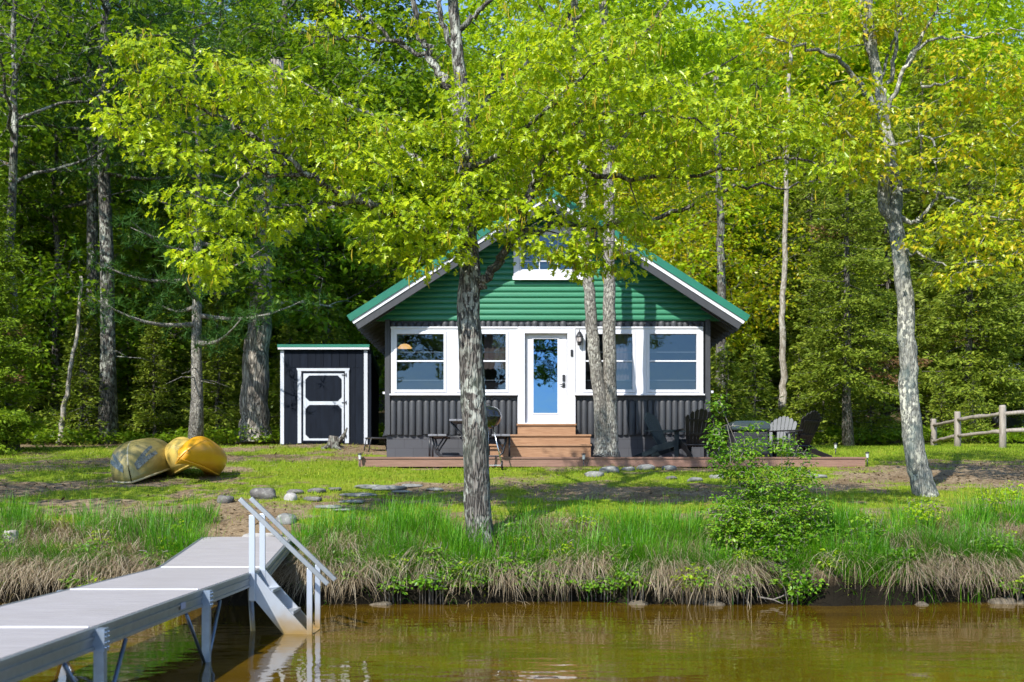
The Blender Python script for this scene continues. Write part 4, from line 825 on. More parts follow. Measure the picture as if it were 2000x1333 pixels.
def spray(mb, c, outd, rad, n, size, shape, droop=.5):
    """n leaves in an umbrella round each twig end"""
    m = len(c); N_ = m*n; cc = np.repeat(c, n, 0); od = np.repeat(outd, n, 0)
    dirs = nrm(rng.normal(0, 1, (N_, 3))*np.array((1,1,.45))+od*.55)
    p = cc+dirs*np.array((1,1,.55))*(rng.random((N_, 1))**.6)*rad
    d = nrm(dirs*np.array((1,1,.3))+np.array((0,0,-droop))+rng.normal(0, .25, (N_, 3)))
    up = nrm(np.array((0,0,1.))+dirs*.8+rng.normal(0, .35, (N_, 3)))
    leaves(mb, p, d, up, size*rng.uniform(.65, 1.2, N_), shape)
def blob_points(blobs, dens, seed=None):
    out = []
    for bl in blobs:
        c, r = np.array(bl[0]), np.array(bl[1]); k = bl[2] if len(bl) > 2 else 1
        n = max(3, int(dens*k*(r[0]*r[1]*r[2])**(2/3)*4))
        u = nrm(rng.normal(0, 1, (n, 3)))*(rng.random((n, 1))**.42); out.append(c+u*r)
    return np.concatenate(out)
def grow(limbs, pts, tb, rmin=.004, rk=.0058, wig=.07, r0=.010):
    """twigs from the limbs to every twig end, each hanging on the nearest wood that is already there"""
    nodes = []; rad = []
    for path, rr in limbs:
        path = np.asarray(path, float); rr = np.broadcast_to(rr, (len(path),)); seg = np.linalg.norm(np.diff(path, axis=0), axis=1); cum = np.concatenate([[0], np.cumsum(seg)])
        s = np.arange(0, cum[-1], .22); nodes.append(np.stack([np.interp(s, cum, path[:, k]) for k in range(3)], -1)); rad.append(np.interp(s, cum, rr))
    nodes = np.concatenate(nodes); rad = np.concatenate(rad)
    buf = np.zeros((len(nodes)+len(pts)*6, 3)); br = np.zeros(len(buf)); n = len(nodes); buf[:n] = nodes; br[:n] = rad
    d0 = np.min(np.linalg.norm(pts[:, None]-nodes[None, ::2], axis=-1), axis=1) if len(pts)*len(nodes) < 2e7 else rng.random(len(pts))
    ends = np.zeros_like(pts)
    for i in np.argsort(d0):
        p = pts[i]; dv = buf[:n]-p; dist = np.sqrt((dv**2).sum(1))+.35*np.maximum(0, dv[:, 2])
        k = int(np.argmin(dist)); a = buf[k]; ln = np.linalg.norm(p-a)+1e-6
        c1 = a+(p-a)*.35+np.array((0,0,.10*ln))+rng.normal(0, wig*ln, 3); c2 = a+(p-a)*.7+np.array((0,0,.07*ln))+rng.normal(0, wig*ln, 3)
        m = 4 if ln < .8 else 7; u = np.linspace(0, 1, m)[:, None]; path = (1-u)**3*a+3*(1-u)**2*u*c1+3*(1-u)*u*u*c2+u**3*p
        ra = min(br[k]*.75, r0+rk*ln*1.6); rr = np.linspace(max(ra, rmin*1.3), rmin, m)
        tb.tube(path, rr, 4 if ra < .02 else 6, False); q = path[1:]; buf[n:n+len(q)] = q; br[n:n+len(q)] = rr[1:]; n += len(q)
        ends[i] = nrm(p-path[-2])
    return ends
def bend(path, n=5, j=.03):
    """smooth a hand-laid limb (Catmull-Rom) and give it small kinks"""
    p = np.asarray(path, float); q = np.concatenate([[2*p[0]-p[1]], p, [2*p[-1]-p[-2]]]); out = []
    for i in range(1, len(q)-2):
        for t in np.arange(n)/n: out.append(.5*((2*q[i])+(-q[i-1]+q[i+1])*t+(2*q[i-1]-5*q[i]+4*q[i+1]-q[i+2])*t*t+(-q[i-1]+3*q[i]-3*q[i+1]+q[i+2])*t**3))
    out.append(p[-1]); out = np.array(out); out[1:-1] += rng.normal(0, j, (len(out)-2, 3)); return out
def limb(pts, r0, r1, j=.03, pw=.8):
    p = bend([P(*q) for q in pts], 5, j); return p, r0+(r1-r0)*np.linspace(0, 1, len(p))**pw
def flare(p, r, h=.5, k=.7):
    z = p[:, 2]-p[0, 2]; return r*(1+k*np.exp(-z/h*2.2))
def tree(name, label, cat, trunk, limbs, blobs, bark, leafm, dens, nleaf, size, rad, shape, cat_n=0, group=None, tn=14, droop=.5, dead=0, r0=.010):
    base = trunk[0][0][0]; t = thing(name, label, cat, (0,0,0), 0, group); off = np.array((base[0], base[1], base[2])); t.location = tuple(off)
    b = MB(); 
    for p, r in trunk: b.tube(p-off, r, tn, rough=.07)
    b.build('trunk', bark, t)
    b = MB(); 
    for p, r in limbs: b.tube(p-off, r, 8, rough=.10)
    pts = blob_points(blobs, dens); ends = grow(trunk+limbs, pts, b, r0=r0); 
    b.v = [v-off if i >= len(limbs) else v for i, v in enumerate(b.v)]
    b.build('branches', bark, t)
    if dead:                                                    # bare dead twigs
        pass
    b = MB(); spray(b, pts-off, ends, rad, nleaf, size, shape, droop); b.build('crown', leafm, t)
    if cat_n:
        b = MB(); k = rng.choice(len(pts), cat_n, replace=False)
        for q in pts[k]-off:
            for _ in range(4): o_ = q+rng.normal(0, .09, 3); ln = rng.uniform(.10, .2); b.tube([o_, o_+(rng.normal(0,.01),0,-ln*.5), o_+(rng.normal(0,.02),0,-ln)], [.006,.011,.004], 4, False)
        tag(b.build('catkins', M['catkin'], t), kind='stuff')
    return t
def B_(px, py, d, rx, ry, rd, k=1): s = d/F; return (P(px, py, d), (rx*s, rd, ry*s), k)
# ---- the oak on the bank
d = 18.0
tr = limb([(940,1085,d),(938,1052,d),(934,1000,d),(928,850,d),(920,700,d),(914,600,d),(918,540,d),(914,470,d+.1),(908,400,d+.2),(902,300,d+.3),(904,200,d+.3),(896,120,d+.3),(884,0,d+.3),(876,-110,d+.3)], .205, .06, .005, 1.5); tr = (tr[0], flare(tr[0], tr[1], .5, .22))
lm = [limb([(922,565,d-.05),(955,535,d-.1),(985,490,d-.25),(1005,455,d-.35),(1030,400,d-.5),(1045,340,d-.7),(1110,250,d-1)], .085, .02),
 limb([(912,480,d),(850,450,d-.2),(780,420,d-.4),(700,390,d-.7),(640,368,d-.9),(580,325,d-1.1),(530,285,d-1.2),(470,255,d-1.3),(400,215,d-1.4),(330,170,d-1.5)], .085, .012),
 limb([(560,318,d-1.1),(500,325,d-1.2),(465,360,d-1.3),(445,400,d-1.4)], .035, .008), limb([(700,390,d-.7),(620,400,d-.6),(560,402,d-.6),(500,420,d-.5)], .035, .01),
 limb([(600,338,d-1),(480,330,d-.8),(360,312,d-.8),(270,300,d-.7)], .035, .008), limb([(500,270,d-1.3),(430,232,d-1.0),(390,226,d-.8)], .03, .01),
 limb([(1020,430,d-.4),(1050,350,d-.6),(1140,340,d-.7),(1260,347,d-.8),(1430,330,d-.9),(1530,310,d-1),(1590,318,d-1)], .06, .012),
 limb([(1000,462,d-.35),(1090,440,d+.3),(1230,432,d+.5),(1330,405,d+.5),(1420,368,d+.4),(1490,366,d+.4),(1610,356,d+.4)], .062, .012),
 limb([(902,240,d+.3),(872,170,d+.4),(840,110,d+.5),(815,60,d+.6),(800,-30,d+.7),(790,-120,d+.8)], .075, .03), limb([(850,120,d+.5),(800,95,d+.6),(740,55,d+.7),(690,15,d+.8),(640,-30,d+.9)], .045, .015), limb([(790,88,d+.6),(740,80,d+.6),(680,75,d+.5),(625,68,d+.4),(590,105,d+.3)], .03, .008),
 limb([(894,110,d+.3),(862,40,d+.2),(848,-40,d+.1)], .05, .03), limb([(896,60,d+.3),(935,20,d+.2),(985,-20,d+.1),(1040,-80,d)], .05, .02), limb([(905,330,d+.2),(980,300,d-.4),(1060,220,d-.9),(1140,150,d-1.2),(1230,90,d-1.4)], .055, .012),
 limb([(908,400,d+.2),(830,330,d+.7),(740,240,d+1.2),(640,190,d+1.5),(560,150,d+1.6)], .055, .012), limb([(1110,250,d-1),(1210,220,d-1.1),(1330,230,d-1.2),(1440,270,d-1.3)], .03, .01), limb([(905,280,d+.3),(960,180,d+1),(1040,110,d+1.5),(1120,20,d+1.8)], .05, .015)]
bl = [B_(x,y,d+o,rx,ry,rd,k) for x,y,rx,ry,o,rd,k in (
 (290,150,95,65,-1.5,.7,1),(250,225,70,40,-1.2,.6,1),(270,85,70,35,-1.4,.5,.7),(420,170,120,70,-1.4,.9,1),(560,180,100,60,-1.0,.9,.9),(340,290,100,60,-1.2,.7,1),(400,410,90,55,-1.1,.7,1),(420,490,80,55,-1.1,.6,1),(385,535,40,25,-1.1,.4,1),(530,290,130,70,-1.2,.9,1),(540,410,75,50,-.7,.7,.9),
 (680,260,120,80,-.5,1,1),(700,360,110,60,-.7,.9,1),(790,430,95,65,-.5,.8,1.1),(830,500,75,45,-.5,.7,1.1),(740,470,45,40,-.6,.6,1),(830,310,110,80,-.2,1.2,1),(920,380,90,60,-.8,.6,1),(960,250,120,90,-.6,1.2,1),(880,470,40,40,-.6,.4,1),
 (1080,180,130,90,-1,1.0,1),(1060,320,130,80,-.7,1.0,1),(1020,420,90,50,-.6,.6,1),(1080,470,100,45,-.5,.6,1.1),(1190,500,80,35,-.2,.6,1.1),(1120,520,45,30,-.4,.4,1),(1200,420,90,45,0,.8,.9),(1210,300,140,90,-1,1.0,1),(1230,170,130,90,-1.2,1.0,1),(1360,260,130,75,-1.2,.9,1),(1360,370,60,35,0,.6,.6),(1480,270,110,60,-1.1,.8,1),(1590,310,70,50,-1,.6,.8),(1550,240,70,40,-1,.6,.8),(1430,190,90,50,-1,.8,.7),
 (1130,80,110,60,-1.2,.9,.8),(1260,70,80,50,-1.3,.7,.5),(900,150,60,50,.8,.9,.5),(750,40,110,45,.7,.9,.3),(650,60,60,40,.6,.6,.35),(1000,60,90,60,.6,1,.4),(860,-110,170,90,.6,1.4,.5),(1060,-80,150,90,.8,1.3,.5),(680,-80,140,80,.8,1.2,.4),(900,-230,150,80,.6,1.4,.4))]
tree('oak_tree', 'big lichened oak on the bank with bright lime young leaves spreading across the view', 'tree', [tr], lm, bl, M['bark_oak'], M['oak_leaf'], 21, 16, .10, .27, 'oak', 170)
# ---- twin-trunk maple at the deck
d = 25.55; zb_ = 940-(Zdeck-CZ)/d*F
t1 = limb([(1176,893,d),(1176,860,d),(1172,800,d),(1162,700,d),(1154,620,d),(1149,540,d),(1143,460,d),(1140,360,d),(1135,250,d+.1),(1128,120,d+.2),(1122,0,d+.3),(1105,-120,d+.3)], .165, .07, .008); t1 = (t1[0], flare(t1[0], t1[1], .35, .25))
t2 = limb([(1192,893,d+.05),(1192,850,d+.05),(1191,760,d+.05),(1190,640,d),(1190,540,d),(1190,450,d),(1186,300,d),(1184,160,d),(1178,20,d),(1172,-140,d)], .175, .08, .008); t2 = (t2[0], flare(t2[0], t2[1], .35, .25))
lm = [limb([(1122,30,d+.3),(1085,60,d+.2),(1060,20,d),(1030,-40,d)], .05, .02), limb([(1128,120,d+.2),(1108,60,d),(1150,20,d-.2),(1200,-20,d-.3)], .05, .02), limb([(1184,170,d),(1230,100,d-.2),(1280,40,d-.5),(1330,-30,d-.6)], .06, .02), limb([(1186,300,d),(1270,220,d),(1360,160,d-.3),(1440,110,d-.5)], .05, .015), limb([(1140,360,d),(1080,290,d),(1010,220,d+.3)], .05, .015),limb([(1176,0,d),(1240,-60,d+.3),(1310,-130,d+.4)], .06, .02)]
bl = [B_(x,y,d+o,rx,ry,rd,k) for x,y,rx,ry,o,rd,k in ((1250,80,110,70,0,1.6,.8),(1370,90,90,60,-.3,1.4,.8),(1180,200,120,70,.3,1.6,.6),(1040,120,90,70,.3,1.4,.5),(1440,150,80,50,-.3,1.2,.6),(1120,-40,150,70,0,2,.5),(1280,-60,130,80,0,2,.6),(1000,-30,90,60,0,1.3,.4),(1180,-190,170,80,0,2.2,.6),(1030,240,70,50,.4,1.2,.5))]
tree('maple_tree', 'tall maple with two pale trunks rising through the deck in front of the cabin', 'tree', [t1, t2], lm, bl, M['bark_pale'], M['lime_leaf'], 14, 13, .15, .38, 'maple')
# ---- maple on the right of the bank
d = 21.4
t1 = limb([(1812,1005,d),(1808,975,d),(1797,930,d),(1783,850,d),(1775,760,d),(1772,660,d),(1764,560,d),(1754,470,d),(1748,420,d),(1750,370,d),(1738,300,d+.1),(1722,210,d+.2),(1708,130,d+.2),(1698,40,d+.2),(1692,-80,d+.2)], .215, .07, .01); t1 = (t1[0], flare(t1[0], t1[1], .6, .5))
t2 = limb([(1744,430,d-.02),(1728,408,d-.1),(1725,380,d-.12),(1726,342,d-.12)], .10, .095, .006)
lm = [limb([(1716,225,d+.2),(1690,180,d+.1),(1655,130,d-.1),(1610,100,d-.4),(1560,90,d-.6),(1490,75,d-.8)], .065, .015), limb([(1722,215,d+.2),(1745,120,d+.2),(1755,40,d+.2),(1750,-60,d)], .05, .02), limb([(1726,230,d+.2),(1760,150,d),(1800,90,d-.3),(1900,72,d-.6),(1990,60,d-.8)], .05, .012), limb([(1770,130,d),(1810,50,d),(1850,-20,d)], .04, .015), limb([(1720,190,d+.2),(1735,100,d+.5),(1790,10,d+.6)], .035, .015), limb([(1700,110,d+.2),(1680,20,d+.3),(1670,-60,d+.3)], .04, .02),
 limb([(1755,425,d),(1790,432,d-.2),(1815,400,d-.3),(1835,360,d-.4)], .05, .02), limb([(1752,372,d-.05),(1800,370,d-.3),(1850,385,d-.5),(1920,420,d-.6),(1990,430,d-.6)], .04, .01), limb([(1735,290,d),(1800,270,d-.3),(1830,300,d-.5),(1825,350,d-.6)], .035, .01), limb([(1800,170,d-.2),(1870,155,d-.5),(1930,130,d-.6)], .03, .01), limb([(1752,480,d),(1800,500,d-.4),(1850,520,d-.6),(1920,510,d-.7)], .03, .008), limb([(1735,300,d),(1660,270,d-.5),(1600,240,d-.8)], .04, .012)]
bl = [B_(x,y,d+o,rx,ry,rd,k) for x,y,rx,ry,o,rd,k in ((1620,210,110,60,-.7,1,.9),(1700,270,90,55,-.6,.8,.9),(1680,330,60,35,-.6,.6,.9),(1560,60,120,60,-.5,1.1,.7),(1680,60,90,60,.3,1.1,.6),(1780,40,100,50,.2,1.1,.6),(1880,130,100,60,-.5,1,.7),(1960,190,60,50,-.5,.8,.7),(1850,220,90,50,-.3,.9,.7),(1870,300,70,45,-.5,.8,.7),(1800,340,60,40,-.6,.7,.7),(1960,400,70,45,-.6,.8,.8),(1870,440,80,35,-.6,.7,.7),(1800,470,50,25,-.5,.5,.7),(1940,500,90,45,-.7,.8,.8),(1850,540,60,25,-.7,.5,.6),(1770,-60,200,80,0,1.6,.5),(1980,290,60,60,-.5,.8,.7),(2060,420,70,110,-.4,1,.7),(2040,180,80,110,-.4,1,.7))]
tree('maple_tree', 'leaning lichened maple on the right bank with golden new leaves and a broken stub', 'tree', [t1, t2], lm, bl, M['bark_lichen'], M['gold_leaf'], 23, 12, .11, .30, 'maple')
# ---- shrub and weeds on the bank
def bush(name, label, base, blobs, stems, leafm, dens, nleaf, size, rad, group=None, cat='shrub'):
    return tree(name, label, cat, [stems[0]], stems[1:], blobs, M['twig'], leafm, dens, nleaf, size, rad, 'leaf', 0, group, 5, .25, r0=.004)
d = 17.75; bx, by = 1490, 1120
st = [limb([(bx+o*.3,by,d),(bx+o,(by+ty)/2,d-.15),(tx,ty,d-.2)], .013, .003, .01) for o, tx, ty in ((0,1500,900),(-40,1420,830),(-50,1390,1000),(30,1570,900),(60,1600,1020),(-20,1405,780),(10,1480,830),(30,1530,860),(-60,1400,1100),(20,1560,870))]
bl = [B_(x,y,d+o,rx,ry,rd,k) for x,y,rx,ry,o,rd,k in ((1490,1010,85,60,-.2,.6,1.2),(1440,1060,60,60,-.3,.5,1.2),(1550,1060,60,55,-.3,.5,1),(1500,1110,85,35,-.4,.5,1),(1480,940,60,40,-.2,.4,1),(1430,900,45,40,-.2,.3,1.1),(1450,1130,60,25,-.5,.3,1),(1560,1125,60,25,-.5,.3,1),(1600,1060,40,50,-.3,.4,.8),(1500,1060,100,60,-.35,.6,1),(1420,1010,45,50,-.3,.4,1),(1590,1090,50,45,-.4,.4,1),(1500,1145,80,20,-.55,.3,1),(1550,940,45,40,-.2,.4,.8),(1580,1000,40,40,-.2,.4,.8),(1400,850,20,35,-.2,.2,.8),(1405,790,15,25,-.2,.15,.8),(1470,860,30,40,-.2,.3,.5),(1530,870,30,30,-.2,.3,.5),(1570,890,25,20,-.2,.2,.4),(1410,1110,40,40,-.4,.4,.9))]
bush('leafy_shrub', 'large loose green shrub with wispy top growing on the bank before the chairs', None, bl, st, M['shrub_leaf'], 240, 11, .055, .10)
def weed(label, px, py, dd, wpx, hpx, m='shrub_leaf', k=1, size=.06, group='leafy plants on the bank'):
    st = [limb([(px+o*.3*wpx,py+hpx*.5,dd),(px+o*.4*wpx,py,dd-.05),(px+o*wpx*.5,py-hpx*.45,dd-.1)], .007, .002, .006) for o in (0,-.8,.8,-.4,.5)]
    s = dd/F; g0 = float(gz(st[0][0][0][0], dd)); 
    st = [(np.concatenate([[(p[0][0], dd+.02, g0-.02)], p]), np.concatenate([[r[0]], r])) for p, r in st]
    bush('leafy_weed', label, None, [B_(px,py,dd-.08,wpx*.5,hpx*.45,.22,k)], st, M[m], 170, 9, size*1.15, .11, group, 'plant')
for a in (('bright green seedling clump on the bank left of the oak foot', 905, 1110, 17.2, 40, 70, 'shrub_leaf', .8, .05), ('round leafy weed below the oak roots, right side', 985, 1105, 17.15, 60, 60, 'shrub_leaf', 1, .07), ('small leafy weed on the bank under the shadow of the tall grass', 1220, 1085, 17.25, 60, 80, 'shrub_leaf', .8, .06), ('dark green spreading weed just left of the shrub, low on the bank', 1290, 1135, 17.0, 80, 50, 'shrub_leaf', 1, .07),
  ('green leafy weed at the water side of the dock, amid dead grass', 215, 1098, 17.25, 60, 50, 'shrub_leaf', 1.2, .06), ('pale green low weed left of the tall tuft near the dock', 150, 1120, 17.1, 70, 60, 'shrub_leaf', .9, .055), ('leafy weed in the shadow below the stair rails', 590, 1110, 17.2, 50, 60, 'shrub_leaf', .9, .055), ('yellow green weed on the bank at the left edge of the view', 45, 1110, 17.2, 80, 60, 'shrub_leaf', .8, .05),
  ('broadleaf weed right of the shrub, middle of the bank', 1690, 1040, 17.6, 90, 90, 'shrub_leaf', 1, .06), ('light green weed hanging over dead grass below the lake maple', 1755, 1085, 17.2, 70, 50, 'shrub_leaf', 1, .065), ('lime weed at the foot of the lake maple', 1800, 1000, 18.4, 70, 60, 'lime_leaf', .9, .055), ('bright weed low on the bank right of the lake maple', 1935, 1070, 17.3, 60, 80, 'shrub_leaf', .9, .06), ('yellow green weed on the upper bank behind the right tuft', 1935, 975, 19.3, 50, 60, 'lime_leaf', .8, .05), ('yellowish weed at the right edge of the upper bank', 1990, 960, 19.8, 60, 50, 'lime_leaf', .8, .05),
  ('low weed trailing over the waterline right of the shrub', 1620, 1115, 17.0, 90, 60, 'shrub_leaf', 1, .06), ('small weed in the dead grass under the lake maple', 1840, 1090, 17.2, 40, 40, 'shrub_leaf', .8, .06), ('yellow green weed above the dead grass between dock and oak', 680, 1130, 17.1, 50, 50, 'lime_leaf', .7, .045)): weed(*a)
k = 0
while k < 70:
    x_ = U(-9.5, 11, 1)[0]; y_ = 16.95+U(0, 1, 1)[0]**1.8*1.5-.08+float(bankoff(x_))
    if -4.7 < x_ < -2.6 or fbm(x_*.7+60, y_, 3) < .42: continue
    k += 1; s = y_/F; py = 940-(float(gz(x_, y_))+.10-CZ)/s; w = rng.uniform(.22, .6)/s
    weed('low leafy weed dotted among the grass of the bank', x_/s+1000, py, y_, w, w*rng.uniform(.6, 1.0), ('shrub_leaf','shrub_leaf','lime_leaf')[k % 3], .8, rng.uniform(.04, .065), 'low weeds dotted over the bank')
for k in range(30):
    x_ = U(-9, 11, 1)[0]
    if -4.7 < x_ < -2.2: continue
    y_ = 16.70+float(bankoff(x_)); s = y_/F; w = rng.uniform(.25, .6)/s
    weed('leafy weed growing at the waterline in front of the dead grass', x_/s+1000, 940-(rng.uniform(.22, .42)-CZ)/s, y_, w, w*rng.uniform(.5, .8), ('shrub_leaf','shrub_leaf','lime_leaf')[k % 3], .9, rng.uniform(.045, .065), 'weeds along the waterline')
# ---- the planter's sprig
o_ = [c for c in bpy.data.objects if c.name.startswith('planter_pot')][0]
b = MB(); c = rng.normal(0, .06, (26, 3))*np.array((1,1,1.3))+(0,0,.58); spray(b, c, nrm(c-(0,0,.45)), .06, 6, .05, 'leaf', .2)
b.build('foliage', M['shrub_leaf'], o_)
# ================================================================ the woods
def clump(ctr, m, r, size, kind):
    pass
def deciduous(name, label, cat, h, crown0, rw, trunk_r, leafm, bark, nb=60, nleaf=13, size=.2, seed=1, lean=(0,0), group=None, shape='leaf', rad=.5):
    """a free-standing broadleaf: tapered trunk, rising limbs, crown of leaf sprays in separate clouds"""
    z = np.linspace(0, h*.93, 9); tp = np.stack([lean[0]*z/h+rng.normal(0, .10, 9)*(z/h), lean[1]*z/h+rng.normal(0, .10, 9)*(z/h), z], -1); tp[0, :2] = 0
    tr_ = bend(tp, 3, .02); rr = trunk_r*(1-.85*np.linspace(0, 1, len(tr_))**.9); rr = flare(tr_, rr, .6, .35)
    limbs_ = []; blobs_ = []
    n = int(nb/4)
    for k in range(n):
        zz = crown0+(h-crown0)*(k+.5)/n*.95; q = (zz-crown0)/(h-crown0); a = k*2.4+rng.uniform(-.5, .5); R = rw*(math.sin(math.pi*min(.98, .22+.75*q))**.7)*rng.uniform(.6, 1.1)
        c0 = np.array([np.interp(max(0, zz-.25*R), tr_[:, 2], tr_[:, i]) for i in (0, 1, 2)]); e = np.array((c0[0]+R*math.cos(a), c0[1]+R*math.sin(a), min(h, zz+.35*R)))
        limbs_.append((bend([c0, c0+(e-c0)*.5+np.array((0,0,-.06*R)), e], 4, .04), np.linspace(trunk_r*.32*(1-.6*q), .012, 9)))
        blobs_.append((e-(e-c0)*.1, (R*.42+.5, R*.42+.5, .38*R+.4), 1)); blobs_.append((c0+(e-c0)*.55, (R*.36+.4, R*.36+.4, .3*R+.35), .8))
    blobs_.append(((tr_[-1][0], tr_[-1][1], h-.3), (rw*.35+.4, rw*.35+.4, .8), 1))
    tr2 = [(tr_, rr)]; t = thing(name, label, cat, (0,0,0), 0, group); b = MB(); b.tube(tr_, rr, 10, rough=.06); b.build('trunk', bark, t)
    b = MB(); 
    for p, r in limbs_: b.tube(p, r, 6, False)
    pts = blob_points(blobs_, nb*.09); ends = grow(tr2+limbs_, pts, b, rmin=.006); b.build('branches', bark, t)
    b = MB(); spray(b, pts, ends, rad, nleaf, size, shape, .35); b.build('crown', leafm, t); return t
def conifer(name, label, cat, h, z0, rw, trunk_r, leafm, bark, dens=1.0, group=None, rust=0, droop=.25, up=.0, bare=0, fr=1.0):
    """a spruce or fir: whorls of drooping boughs, each a flat frond of needle twigs"""
    t = thing(name, label, cat, (0,0,0), 0, group)
    z = np.linspace(0, h, 8); tp = np.stack([rng.normal(0, .03, 8), rng.normal(0, .03, 8), z], -1); b = MB(); b.tube(tp, flare(tp, trunk_r*(1-.93*z/h), .5, .3), 9, rough=.05); b.build('trunk', bark, t)
    wood = MB(); nd = MB(); rs_ = MB(); z = z0; P_, D_, S_, Rm = [], [], [], []
    while z < h-.15:
        q = (z-z0)/(h-z0); R = rw*(1-q)**.75*rng.uniform(.8, 1.08)+.12; nbr = int(rng.integers(5, 8)*dens)+1; a0 = rng.uniform(0, 6.28)
        for k in range(nbr):
            a = a0+k*6.283/nbr+rng.uniform(-.3, .3); Rk = R*rng.uniform(.6, 1.12); m = max(4, int(Rk/.16)); u = np.linspace(0, 1, m)
            dz = Rk*(up*u-droop*rng.uniform(.3, 1.7)*u*1.2+ .22*u**2.2)+rng.uniform(-.3, .3); r_ = u*Rk
            pth = np.stack([r_*math.cos(a), r_*math.sin(a), z+dz], -1); wood.tube(pth, np.linspace(.012+.008*Rk, .004, m), 4, False)
            if rng.random() < bare and q < .4: continue
            isr = rng.random() < rust
            rd = np.array((math.cos(a), math.sin(a), 0)); sd = np.array((-math.sin(a), math.cos(a), 0))
            for i in range(1, m):
                if u[i] < .16: continue
                wid = Rk*.42*(1-u[i])**.7*min(1, u[i]*3)+.07
                for s in (-1, 1):
                    for w in np.arange(.0, wid, .085/fr):
                        p = pth[i]+sd*s*w+rd*(w*.5+rng.uniform(-.06, .06))+np.array((0,0,-.25*w+rng.normal(0, .09)))
                        P_.append(p); D_.append(nrm(rd*.8+sd*s*.8+np.array((0,0,rng.uniform(-.35, .2))))); Rm.append(isr)
        z += rng.uniform(.24, .42)*(1.15-.4*q)/dens**.3
    for q in range(4): P_.append(np.array((0,0,h-.1*q))); D_.append(np.array((rng.normal(0,.3),rng.normal(0,.3),1))); Rm.append(False)
    P_, D_, Rm = np.array(P_), nrm(np.array(D_)), np.array(Rm)
    for isr, mb in ((False, nd), (True, rs_)):
        p, dd = P_[Rm == isr], D_[Rm == isr]
        if not len(p): continue
        for rep in range(2):
            n = len(p); up_ = nrm(rng.normal(0, .9, (n, 3))+np.array((0,0,1.))); tt = nrm(dd+rng.normal(0, .35, (n, 3))); nn = nrm(up_-np.sum(up_*tt, -1, keepdims=True)*tt); w = np.cross(tt, nn); L_ = rng.uniform(.12, .24, n)[:, None]; wd = rng.uniform(.02, .042, n)[:, None]
            o_ = p+rng.normal(0, .03, (n, 3)); V = np.stack([o_-w*wd*.5, o_+tt*L_*.45-w*wd, o_+tt*L_-nn*.02, o_+tt*L_*.45+w*wd], 1); mb.add(V.reshape(-1, 3), np.arange(n)[:, None]*4+np.arange(4)[None, :])
    wood.build('boughs', bark, t); nd.build('needles', leafm, t)
    if rs_.n: rs_.build('dead_needles', M['rust'], t)
    return t
def pine(name, label, cat, h, z0, rw, trunk_r, leafm, bark, group=None, n=30, stubs=5):
    t = thing(name, label, cat, (0,0,0), 0, group); z = np.linspace(0, h, 9); tp = np.stack([rng.normal(0, .05, 9), rng.normal(0, .05, 9), z], -1); b = MB(); b.tube(tp, flare(tp, trunk_r*(1-.8*z/h), .6, .3), 10, rough=.06); b.build('trunk', bark, t)
    wd = MB(); nd = MB(); C = []
    for k in range(stubs):                                          # dead lower stubs
        zz = rng.uniform(1.5, z0); a = rng.uniform(0, 6.28); R = rng.uniform(.5, 2.2); wd.tube([(0,0,zz),(R*.5*math.cos(a),R*.5*math.sin(a),zz-.05),(R*math.cos(a),R*math.sin(a),zz-.2*R)], [.02,.012,.004], 4, False)
    for k in range(n):
        q = (k+.5)/n; zz = z0+(h-z0)*q; a = k*2.4; R = rw*(1-.75*q)*rng.uniform(.6, 1.1); e = np.array((R*math.cos(a), R*math.sin(a), zz+.15*R)); m = 7; u = np.linspace(0, 1, m)[:, None]; pth = np.array((0,0,zz))*(1-u)+e*u; pth[:, 2] -= .10*R*np.sin(u[:, 0]*3.14); wd.tube(pth, np.linspace(.06*(1-q)+.02, .01, m), 5, False)
        for i in range(2, m):
            for _ in range(int(5*R/2)+2): C.append(pth[i]+rng.normal(0, 1, 3)*np.array((.45,.45,.2))*(.4+.15*R))
    C = np.array(C); k = 16; n_ = len(C)*k; dd = nrm(rng.normal(0, 1, (n_, 3))+np.array((0,0,.25))); p = np.repeat(C, k, 0)+dd*.03; w = nrm(np.cross(dd, rng.normal(0, 1, (n_, 3)))); L_ = rng.uniform(.14, .26, n_)[:, None]
    V = np.stack([p-w*.012, p+w*.012, p+dd*L_], 1); nd.add(V.reshape(-1, 3), np.arange(n_)[:, None]*3+np.arange(3)[None, :])
    wd.build('boughs', bark, t); nd.build('needles', leafm, t); return t
